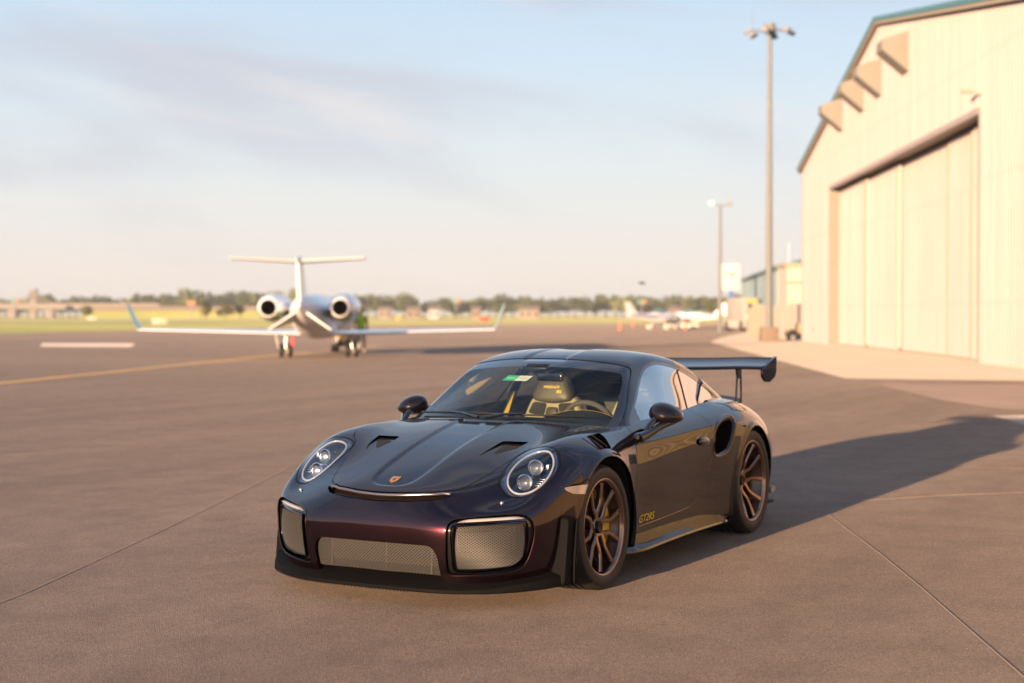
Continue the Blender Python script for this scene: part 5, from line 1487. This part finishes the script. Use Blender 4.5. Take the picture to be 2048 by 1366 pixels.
m = MB(); m.loft([[(.098 * math.cos(2 * math.pi * k / 14) * s, .03 + .112 * math.sin(2 * math.pi * k / 14) * s, z) for k in range(14)] for z, s in ((1.69, 1), (1.75, .98), (1.79, .6), (1.80, .1))]); m.build('cap', pmat('dark_cap', (.03, .03, .04), .8), man, 60)

# ------------------------------------------------------------------ floodlight masts, sign
M['pole'] = pmat('weathered_pole', (.165, .17, .172), .6, noise=(2, .15))
M['lamp_grey'] = pmat('lamp_housing', (.25, .25, .26), .5)
mast = empty('floodlight_mast', dl(84.3, 14.5), VIEW_RZ)
tag(mast, 'tall floodlight mast on a square concrete base beside the hangar', 'light mast')
m = MB(); m.box((0, 0, .40), (.95, .95, .80), bev=.04); m.build('base', pmat('mast_base', (.20, .155, .12), .85, noise=(3, .2)), mast, 30)
m = MB(); m.tube([(0, 0, .75), (0, 0, 6), (0, 0, 12), (0, 0, 17.3)], [.22, .18, .145, .115], 16); m.build('pole', M['pole'], mast, 60)
m = MB(); m.lathe([(.02, 17.9), (.30, 17.85), (.36, 17.55), (.30, 17.3), (.02, 17.25)], 16); m.build('head_ring', M['pole'], mast, 40)
for k in range(6):
    a = 2 * math.pi * k / 6 + .15; d = Vector((math.cos(a), math.sin(a), 0))
    m = MB(); m.tube([d * .3 + Vector((0, 0, 17.5)), d * 1.15 + Vector((0, 0, 17.45))], .035, 6); ar = m.build('arm', M['pole'], mast, 40)
    m = MB(); m.box(d * 1.25 + Vector((0, 0, 17.38)), (.42, .34, .20), Matrix.Rotation(a, 3, 'Z') @ Matrix.Rotation(R(20), 3, 'Y'), .03); m.build('floodlight', M['lamp_grey'], ar, 40)
m = MB(); m.tube([(-.95, .1, 17.4), (-.95, .1, 18.7)], .012, 5); m.build('lightning_rod', M['pole'], mast, None)
mast2 = empty('floodlight_mast', dl(126.8, 17.65), VIEW_RZ)
tag(mast2, 'slimmer far floodlight mast with two lamp heads beside the white sign', 'light mast')
m = MB(); m.tube([(0, 0, 0), (0, 0, 5), (0, 0, 10.8)], [.19, .15, .10], 14); m.build('pole', M['pole'], mast2, 60)
for sx in (-1, 1):
    m = MB(); m.tube([(0, 0, 10.7), (.62 * sx, 0, 10.85)], .04, 6); ar = m.build('arm', M['pole'], mast2, 40)
    m = MB(); m.box((.74 * sx, -.1, 10.9), (.40, .45, .34), Matrix.Rotation(R(25 * sx), 3, 'Y'), .04); m.build('floodlight', M['white_plastic'] if sx < 0 else M['lamp_grey'], ar, 40)
sign = empty('apron_sign', dl(138.3, 20.25), VIEW_RZ)
tag(sign, 'white rectangular sign board on a blue post beside the far mast', 'sign')
m = MB(); m.box((0, 0, 1.9), (.30, .22, 3.8), bev=.02); m.build('post', pmat('blue_post', (.03, .12, .42), .5), sign, 30)
m = MB(); m.box((-.05, -.12, 4.95), (1.82, .14, 2.5), bev=.05); m.build('board', pmat('sign_white', (.44, .47, .50), .4), sign, 30)
m = MB()
for k, (dx, w) in enumerate(((-.42, .22), (-.16, .16), (.06, .18), (.30, .26))): m.box((-.05 + dx, -.2, 5.2 + .02 * (k % 2)), (w, .012, .20))
m.build('sign_print', pmat('sign_ink', (.16, .15, .14), .6), sign, None)

# ------------------------------------------------------------------ low buildings past the hangar
M['pale_wall'] = pmat('pale_block_wall', (.46, .43, .38), .7, noise=(.6, .08))
M['pale_green'] = pmat('pale_green_panel', (.38, .40, .30), .6, noise=(.8, .1))
M['teal_panel'] = pmat('teal_wall_panel', (.24, .40, .41), .5, noise=(.5, .08))
M['grey_panel'] = pmat('grey_wall_panel', (.40, .44, .45), .5, noise=(.5, .08))
an = empty('block_building', dl(97, 17.85), VIEW_RZ)
tag(an, 'low cream flat-roofed block building just past the hangar corner', 'building')
m = MB(); m.box((2.5, 1.5, 2.3), (5, 3, 4.6)); m.build('wall', M['pale_wall'], an, None)
m = MB(); m.box((2.5, 1.5, 4.72), (5.3, 3.3, .24)); m.box((2.45, -.05, 3.6), (5.1, .12, .18)); m.build('roof_edge', M['hangar_shade'], an, None)
m = MB(); m.tube([(.3, 1, 4.6), (.3, 1, 6.2)], .015, 6); m.build('antenna', M['white_plastic'], an, None)
m = MB(); m.box((.55, -.03, 1.15), (.9, .06, 2.2)); m.build('door', M['hangar_shade'], an, None)
tb = empty('metal_building'); tb.matrix_world = wall_frame(dl(166, 25.6), dl(117, 20.9))
tag(tb, 'long low building with teal and grey wall panels behind the mast', 'building')
Lw = (dl(166, 25.6) - dl(117, 20.9)).length
for k in range(16):
    m = MB(); m.box((Lw * (k + .5) / 16, 0, 2.55), (Lw / 16 - .06, .12 + .02 * (k % 2), 5.1)); m.build('wall_panel', M['teal_panel'] if k % 3 else M['grey_panel'], tb, None)
m = MB(); m.box((Lw / 2, 6, 2.5), (Lw - .2, 11.7, 5.0)); m.build('wall', M['grey_panel'], tb, None)
m = MB(); m.prism([(-.4, 5.1), (6, 6.6), (12.3, 5.1), (12.3, 5.3), (6, 6.85), (-.4, 5.35)], 0, -.3, Lw + .3); m.build('roof', M['teal'], tb, None)
fence = empty('panel_fence'); fence.matrix_world = wall_frame(gp(1497, 671), gp(1609, 681))
tag(fence, 'low fence of pale green and cream panels around the mast', 'fence')
Lf = (gp(1497, 671) - gp(1609, 681)).length
for k in range(9):
    m = MB(); m.box((Lf * (k + .5) / 9, .02 * (k % 2), 1.0 + .04 * (k % 3)), (Lf / 9 - .05, .06, 1.98 + .06 * (k % 3))); m.build('panel', M['pale_green'] if k in (0, 1, 2, 4) else M['pale_wall'], fence, None)
    m = MB(); m.box((Lf * k / 9, -.06, 1.05), (.08, .08, 2.1)); m.build('post', M['hangar_shade'], fence, None)
bx = empty('utility_cart', dl(88, 16.65), VIEW_RZ)
tag(bx, 'small rusty utility cart against the fence by the hangar corner', 'cart')
m = MB(); m.box((0, 0, .45), (1.1, .7, .35), bev=.03); m.box((.3, 0, .8), (.4, .5, .4), bev=.03); m.build('body', pmat('rust_paint', (.30, .24, .17), .7, noise=(5, .3)), bx)
for sx in (-1, 1):
    m = MB(); m.lathe([(.04, -.05), (.13, -.05), (.16, 0), (.13, .05), (.04, .05)], 16, axis=1, c=(.38 * sx, -.2, .16)); m.build('wheel', M['tyre'], bx, 40)
tk = empty('service_truck', dl(134, 21.4), VIEW_RZ + R(12))
tag(tk, 'pale service truck with yellow side panel between the sign and the mast', 'truck')
m = MB(); m.box((.2, 2.6, 1.9), (1.7, 4.0, 2.3), bev=.08); bdy = m.build('box_body', pmat('truck_white', (.34, .32, .29), .5), tk)
m = MB(); m.box((.35, .57, 2.2), (1.0, .06, 1.2)); m.build('side_panel', pmat('truck_yellow', (.62, .42, .08), .5), bdy, None)
m = MB(); m.box((0, -.4, 1.55), (2.1, 1.7, 1.9), bev=.2); cb = m.build('cab', pmat('truck_cab', (.36, .34, .31), .5), tk)
m = MB(); m.box((0, -1.2, 1.95), (1.8, .12, .7), Matrix.Rotation(R(-12), 3, 'X')); m.build('windscreen', M['black_gloss'], cb, None)
m = MB(); m.box((0, 1.2, .62), (2.06, 6.2, .62)); m.build('chassis', M['pale_wall'], tk, None)
for sx in (-1, 1):
    for y in (-.4, 3.4):
        m = MB(); m.lathe([(.12, -.13), (.42, -.13), (.47, 0), (.42, .13), (.12, .13)], 20, axis=0, c=(.95 * sx, y, .47)); m.build('wheel', M['tyre'], tk, 40)

# ------------------------------------------------------------------ light aircraft and cones on the far apron
def light_plane(loc, rz, label, stripe):
    o = empty('light_aircraft', loc, rz); tag(o, label, 'aircraft', 'light aircraft on the far apron')
    W = pmat('glider_white', (.78, .76, .72), .35, coat=.3)
    m = MB(); m.loft([[(x, .55 * r * math.cos(2 * math.pi * k / 16), z + .62 * r * math.sin(2 * math.pi * k / 16)) for k in range(16)] for x, z, r in ((-4.0, 1.30, .10), (-3.2, 1.25, .25), (-1.8, 1.20, .55), (-.4, 1.20, .95), (.8, 1.20, 1.02), (1.9, 1.12, .85), (2.7, 1.08, .60), (3.0, 1.05, .20))]); m.build('fuselage', W, o, 60)
    m = MB(); m.loft([[(x, .30 * r * math.cos(2 * math.pi * k / 14) * 1.5, 1.62 + .42 * r * math.sin(2 * math.pi * k / 14)) for k in range(14)] for x, r in ((-1.0, .05), (-.5, .7), (.2, 1.0), (.9, .75), (1.4, .05))]); m.build('canopy', pmat('canopy_glass', (.10, .22, .24), .1, coat=1), o, 60)
    for sg in (1, -1):
        m = MB(); m.loft([[(1.0, .4 * sg, .92), (.5, .4 * sg, 1.03), (-.5, .4 * sg, .95), (.4, .4 * sg, .86)], [(.7, 5.2 * sg, 1.22), (.45, 5.2 * sg, 1.28), (-.05, 5.2 * sg, 1.23), (.4, 5.2 * sg, 1.19)]]); m.build('wing', W, o, 40)
        m = MB(); m.loft([[(-3.2, .05 * sg, 1.42), (-3.5, .05 * sg, 1.46), (-3.95, .05 * sg, 1.42), (-3.5, .05 * sg, 1.38)], [(-3.5, 1.75 * sg, 1.46), (-3.65, 1.75 * sg, 1.48), (-3.95, 1.75 * sg, 1.46), (-3.65, 1.75 * sg, 1.44)]]); m.build('tailplane', W, o, 40)
        m = MB(); m.tube([(.2, .5 * sg, .95), (.1, 1.15 * sg, .35)], .05, 8); m.ball((.1, 1.2 * sg, .30), .55, .17, .22, 16, 10); m.lathe([(.03, -.06), (.15, -.06), (.17, 0), (.15, .06), (.03, .06)], 16, axis=1, c=(.1, 1.2 * sg, .17)); m.build('main_wheel', W, o, 50)
    m = MB(); m.loft([[(-2.9, -.05, 1.35), (-2.4, 0, 1.35), (-2.9, .05, 1.35), (-3.95, 0, 1.35)], [(-3.9, -.03, 2.70), (-3.65, 0, 2.70), (-3.9, .03, 2.70), (-4.45, 0, 2.70)]]); m.build('tail_fin', W, o, 40)
    m = MB(); m.loft([[(-3.6, s * .30, 1.38 + .1), (-1.0, s * .62, 1.40), (1.5, s * .58, 1.35), (1.5, s * .60, 1.22), (-1.0, s * .64, 1.24), (-3.6, s * .32, 1.36)] for s in (-.92, .92)]); m.build('stripe', pmat('plane_stripe', stripe, .4), o, 40)
    m = MB(); m.tube([(2.3, 0, .9), (2.45, 0, .3)], .04, 8); m.ball((2.45, 0, .28), .38, .14, .19, 14, 8); m.build('nose_wheel', W, o, 50)
    m = MB(); m.ball((3.05, 0, 1.05), .18, .13, .13, 12, 8)
    for a in (.5, .5 + math.pi): m.box((3.12, .5 * math.cos(a), 1.05 + .5 * math.sin(a)), (.03, .12, .98), Matrix.Rotation(a - math.pi / 2, 3, 'X'))
    m.build('propeller', M['lamp_grey'], o, 40)
    return o
vr = math.atan2(RH.y, RH.x)
light_plane(dl(144, 14.1), vr + R(38), 'white low-wing light aircraft with blue stripe, tail towards the jet', (.05, .12, .40))
light_plane(dl(158, 18.9), vr + R(150), 'white light aircraft with grey stripe, parked nose to the blue striped one', (.28, .25, .25))
cone_m = MB(); cone_m.lathe([(.02, .95), (.05, .94), (.17, .06), (.18, .03)], 16)
c0 = None
for k, (px, py, txt) in enumerate(((1240, 662, 'orange traffic cone standing alone left of the striped light aircraft'), (1266, 655, 'orange traffic cone under the tail of the striped light aircraft'), (1371, 661, 'orange traffic cone between the wheels of the light aircraft'))):
    cn = empty('traffic_cone', gp(px, py)); tag(cn, txt, 'traffic cone', 'traffic cones on the apron')
    cone_m.build('cone', pmat('cone_orange', (.50, .17, .11), .5), cn, 40)
    m = MB(); m.box((0, 0, .018), (.46, .46, .036), bev=.008); m.build('base', M['black_satin'], cn)
    m = MB(); m.lathe([(.105, .50), (.085, .66)], 16); m.V = [(x * 1.03, y * 1.03, z) for x, y, z in m.V]; m.build('band', M['white_plastic'], cn, 40)
bird = empty('bird', at(1284, 567, 62), VIEW_RZ + R(70)); tag(bird, 'small dark bird gliding above the far trees', 'bird')
skin_body('body', [(0, -.16, 0), (0, -.05, 0), (0, .08, .01), (0, .15, .03)], [(0, 1), (1, 2), (2, 3)], [.012, .035, .035, .022], 1, M['black_satin'], bird)
m = MB()
for sg in (1, -1): m.loft([[(.02 * sg, .05, .01), (.02 * sg, -.05, .01), (.02 * sg, 0, .022)], [(.18 * sg, .06, .06), (.18 * sg, -.04, .06), (.18 * sg, .01, .068)], [(.36 * sg, 0, .02), (.36 * sg, -.04, .02), (.36 * sg, -.02, .024)]])
m.build('wings', M['black_satin'], bird, 40)

# ------------------------------------------------------------------ bridge, far houses, signs
M['far_conc'] = pmat('bridge_concrete', (.22, .205, .19), .85, noise=(.1, .1))
M['barrier'] = pmat('sound_wall', (.17, .14, .115), .85, noise=(.08, .15))
br = empty('cable_bridge', dl(560, (80 - 1024) / FPX * 560), VIEW_RZ)
tag(br, 'pale road bridge with a single pylon and fan of stay cables', 'bridge')
S5 = 560 / FPX
m = MB(); m.box((8, 0, 4.1), (75, 6, 1.4)); dk = m.build('deck', M['far_conc'], br, None)
m = MB(); m.box((8, -3.1, 5.2), (75, .3, .8)); m.build('parapet', M['far_conc'], dk, None)
m = MB(); m.box((-2.2, 0, 5.5), (2.6, 2.0, 11), bev=.15); m.build('pylon', M['far_conc'], br)
for x in (-10, 4, 30):
    m = MB(); m.box((x, 0, 1.7), (3.2, 3.0, 3.4), bev=.2); m.build('pier', M['far_conc'], br)
for sg in (1, -1):
    for k in range(6):
        m = MB(); m.tube([(-2.2, -1.2, 10.4 - .55 * k), (-2.2 + sg * (9.6 - 1.25 * k), -1.2, 4.8)], .09, 5); m.build('cable', M['far_conc'], br, None)
rd = empty('elevated_road', dl(545, (380 - 1024) / FPX * 545), VIEW_RZ); tag(rd, 'long elevated road with a brown parapet wall in front of the trees', 'road')
m = MB(); m.box((0, 0, 3.6), (76, 5, 1.7)); m.build('parapet_wall', M['barrier'], rd, None)
m = MB(); m.prism([(-7, 0), (-2.6, 2.74), (2.6, 2.74), (7, 0)], 0, -38, 38); m.build('embankment', M['grass'], rd, None)
HOUSES = [(770, 624, 22, 'cream'), (828, 626, 26, 'pale'), (868, 627, 20, 'white'), (952, 626, 18, 'sand'), (1058, 627, 40, 'cream'), (1352, 626, 26, 'rosy')]
hcol = dict(cream=(.26, .22, .17), pale=(.22, .17, .13), white=(.45, .43, .41), sand=(.25, .19, .13), rosy=(.24, .17, .14))
for px, py, w, c in HOUSES:
    d = 520.0; ww = w * d / FPX
    h = empty('house', dl(d, (px - 1024) / FPX * d), VIEW_RZ); tag(h, {770: 'low cream house behind the jet engine in the far trees', 828: 'long tan house left of the small white one in the far trees', 868: 'small white house at the foot of the far trees', 952: 'sand coloured house behind the tip of the right jet wing', 1058: 'wide low cream building between two far tree groups', 1352: 'rosy low house behind the light aircraft'}[px], 'house')
    m = MB(); m.box((0, 0, 1.5), (ww, 6, 3.0)); m.build('wall', pmat('house_' + c, hcol[c], .8), h, None)
    m = MB(); m.prism([(-3.4, 3.0), (0, 4.4), (3.4, 3.0)], 0, -ww / 2 - .3, ww / 2 + .3); m.build('roof', pmat('house_roof', (.20, .15, .12), .8), h, None)
    for k in range(max(2, int(ww / 2))):
        m = MB(); m.box((-ww / 2 + ww * (k + .5) / max(2, int(ww / 2)), -3.02, 1.6), (.8, .06, 1.0)); m.build('window', M['black_gloss'], h, None)
for px, py, c1, c2, txt in ((912, 602, (.10, .42, .40), (.62, .25, .10), 'teal and orange billboard above the trees right of the jet'), (1284, 604, (.10, .40, .36), (.70, .30, .06), 'teal and orange billboard above the light aircraft tail'), (1300 - 917, 606, (.70, .26, .08), (.70, .26, .08), 'orange billboard over the elevated road'), (30, 601, (.12, .40, .34), (.45, .20, .12), 'green and red billboard left of the bridge pylon')):
    d = 535.0; p = at(px, py, d)
    b = empty('billboard', (p.x, p.y, 0), VIEW_RZ); tag(b, txt, 'billboard')
    m = MB(); m.tube([(0, 0, 0), (0, 0, p.z)], .22, 8); m.build('post', M['far_conc'], b, None)
    m = MB(); m.box((-.75, 0, p.z), (1.3, .3, 1.5)); m.build('panel', pmat('board_a', tuple(.6 * q for q in c1), .6), b, None)
    m = MB(); m.box((.75, 0, p.z), (1.3, .3, 1.5)); m.build('panel', pmat('board_b', tuple(.55 * q for q in c2), .6), b, None)
for px, py, w, c, txt in ((968, 645, 1.9, (.60, .06, .07), 'red taxiway sign beyond the right jet wing'), (797, 642, 1.3, (.70, .42, .04), 'yellow taxiway sign right of the jet'), (318, 634, 1.2, (.70, .45, .05), 'yellow taxiway sign right of the left winglet'), (482, 636, 1.2, (.72, .42, .04), 'yellow taxiway sign between the green bushes and the jet'), (185, 642, 2.2, (.60, .55, .45), 'pale taxiway marker board in the left grass'), (320, 652, 2.0, (.62, .56, .42), 'cream marker board beside the left winglet')):
    g = gp(px, py)
    s = empty('taxiway_sign', g, VIEW_RZ); tag(s, txt, 'sign')
    m = MB(); m.box((0, 0, .62), (w, .2, .75), bev=.03); m.build('panel', pmat('taxi_sign', tuple(.6 * q for q in c), .5), s)
    for sx in (-1, 1):
        m = MB(); m.box((w * .35 * sx, 0, .13), (.08, .08, .26)); m.build('leg', M['lamp_grey'], s, None)

# ------------------------------------------------------------------ trees
def leaf_mat(name, c0, c1):
    m, n, l, b = new_mat(name)
    oi = n.new('ShaderNodeObjectInfo'); tc = n.new('ShaderNodeTexCoord')
    t = n.new('ShaderNodeTexNoise'); t.inputs['Scale'].default_value = .9; t.inputs['Detail'].default_value = 3; l.new(tc.outputs['Object'], t.inputs['Vector'])
    a = n.new('ShaderNodeMath'); a.operation = 'ADD'; l.new(t.outputs['Fac'], a.inputs[0])
    k = n.new('ShaderNodeMath'); k.operation = 'MULTIPLY_ADD'; k.inputs[1].default_value = .5; k.inputs[2].default_value = -.25; l.new(oi.outputs['Random'], k.inputs[0]); l.new(k.outputs[0], a.inputs[1])
    r = n.new('ShaderNodeValToRGB'); e = r.color_ramp.elements; e[0].position = .3; e[0].color = (*c0, 1); e[1].position = .7; e[1].color = (*c1, 1)
    l.new(a.outputs[0], r.inputs['Fac']); l.new(r.outputs['Color'], b.inputs['Base Color']); b.inputs['Roughness'].default_value = .6
    return m
M['leaf'] = leaf_mat('tree_leaves', (.055, .080, .025), (.145, .170, .055))
M['leaf_light'] = leaf_mat('bush_leaves', (.10, .12, .018), (.17, .17, .035))
M['bark'] = pmat('tree_bark', (.10, .075, .055), .9)
def crown(seed, W, H, n, leaf=.55):
    rng = random.Random(seed); V = []; F = []
    lobes = []
    for _ in range(9):
        a = rng.uniform(0, 6.28); r = rng.uniform(0, .55) * W / 2
        lobes.append((r * math.cos(a), r * math.sin(a), H * rng.uniform(.38, .82), W * rng.uniform(.16, .30), H * rng.uniform(.12, .20)))
    for i in range(n):
        cx, cy, cz, rw, rh = lobes[i % len(lobes)]
        d = Vector((rng.gauss(0, 1), rng.gauss(0, 1), rng.gauss(0, 1))).normalized() * rng.uniform(.55, 1.08)
        p = Vector((cx + d.x * rw, cy + d.y * rw, cz + d.z * rh))
        u = Vector((rng.gauss(0, 1), rng.gauss(0, 1), rng.gauss(0, 1))).normalized(); v = u.orthogonal().normalized()
        s = leaf * rng.uniform(.6, 1.4); b = len(V)
        V += [tuple(p + u * s), tuple(p + v * s * .7), tuple(p - u * s), tuple(p - v * s * .7)]; F.append([b, b + 1, b + 2, b + 3])
    return V, F
def make_tree(name, seed, W, H, n, mat, leaf=.55):
    o = empty(name); V, F = crown(seed, W, H, n, leaf); mk('crown', V, F, mat, o)
    m = MB(); m.tube([(0, 0, 0), (.1, 0, H * .3), (0, .1, H * .55)], [H * .03, H * .022, H * .01], 7)
    for a in (0.4, 2.3, 4.4): m.tube([(.05, 0, H * .35), (W * .2 * math.cos(a), W * .2 * math.sin(a), H * .62)], [H * .014, H * .006], 5)
    m.build('trunk', M['bark'], o, 60); return o
rng = random.Random(11)
protos = [make_tree('tree', 100 + k, rng.uniform(8, 12), 10, 520, M['leaf'], .62) for k in range(5)]
used = set(); px = -200.0; cnt = 0
while px < 1640:
    d = rng.uniform(600, 690)
    tall = 1.0 + (.18 if 330 < px < 620 else 0) + (.12 if 1380 < px < 1480 else 0) - (.10 if 820 < px < 1000 else 0)
    sc = rng.uniform(.80, 1.08) * tall
    k = cnt % 5
    o = protos[k] if k not in used else copy_tree(protos[k]); used.add(k)
    o.location = dl(d, (px - 1024) / FPX * d, 0); o.rotation_euler = (0, 0, rng.uniform(0, 6.28)); o.scale = (sc * rng.uniform(.9, 1.35), sc * rng.uniform(.9, 1.2), sc)
    zone = next(z for lim, z in ((130, 'behind the cable bridge'), (420, 'behind the elevated road left of the jet'), (760, 'behind the jet and the green bushes'), (1010, 'behind the far houses'), (1230, 'between the wide cream building and the light aircraft'), (9999, 'behind the light aircraft and the sign')) if px < lim)
    tag(o, 'dark tree in the far row ' + zone, 'tree', 'trees along the far edge of the airfield, ' + zone)
    px += rng.uniform(13, 22); cnt += 1
bush = [(413, 420, 4.6, 6.0), (452, 425, 6.0, 4.6), (482, 430, 5.5, 4.4), (177, 470, 5.0, 4.4), (620, 520, 9, 5.0), (1425, 430, 8, 6.0), (1470, 440, 8, 5.6), (1530, 450, 8, 5.4)]
lab = ['narrow upright yellow-green bush left of the low round ones', 'low round yellow-green bush beside the narrow upright one', 'low yellow-green bush nearest the jet tail', 'green bush at the end of the bridge deck', 'dark bush behind the jet fuselage', 'round tree left of the far mast', 'round tree between the far mast and the sign', 'round tree behind the service truck']
for k, (px, d, w, h) in enumerate(bush):
    o = make_tree('bush' if k < 5 else 'tree', 300 + k, w, h, 600, M['leaf_light'] if k < 4 else M['leaf'], .35)
    o.location = dl(d, (px - 1024) / FPX * d, 0); tag(o, lab[k], 'bush' if k < 5 else 'tree')

# ------------------------------------------------------------------ thin evening haze over the airfield
hz = MB(); c_ = dl(230, 0, 0)
hz.box((0, 0, 0), (1300, 1400, 31.0))
ho = hz.build('haze', None, None, None); ho.location = (c_.x, c_.y, 14.3); ho.rotation_euler = (0, 0, VIEW_RZ)
tag(ho, kind='stuff')
hm = bpy.data.materials.new('haze_air'); hm.use_nodes = True; hn = hm.node_tree.nodes; hn.remove(hn['Principled BSDF'])
hv = hn.new('ShaderNodeVolumePrincipled'); hv.inputs['Color'].default_value = (.90, .92, .95, 1); hv.inputs['Density'].default_value = 0.00028; hv.inputs['Anisotropy'].default_value = 0.0
hm.node_tree.links.new(hv.outputs['Volume'], hn['Material Output'].inputs['Volume'])
ho.data.materials.append(hm)
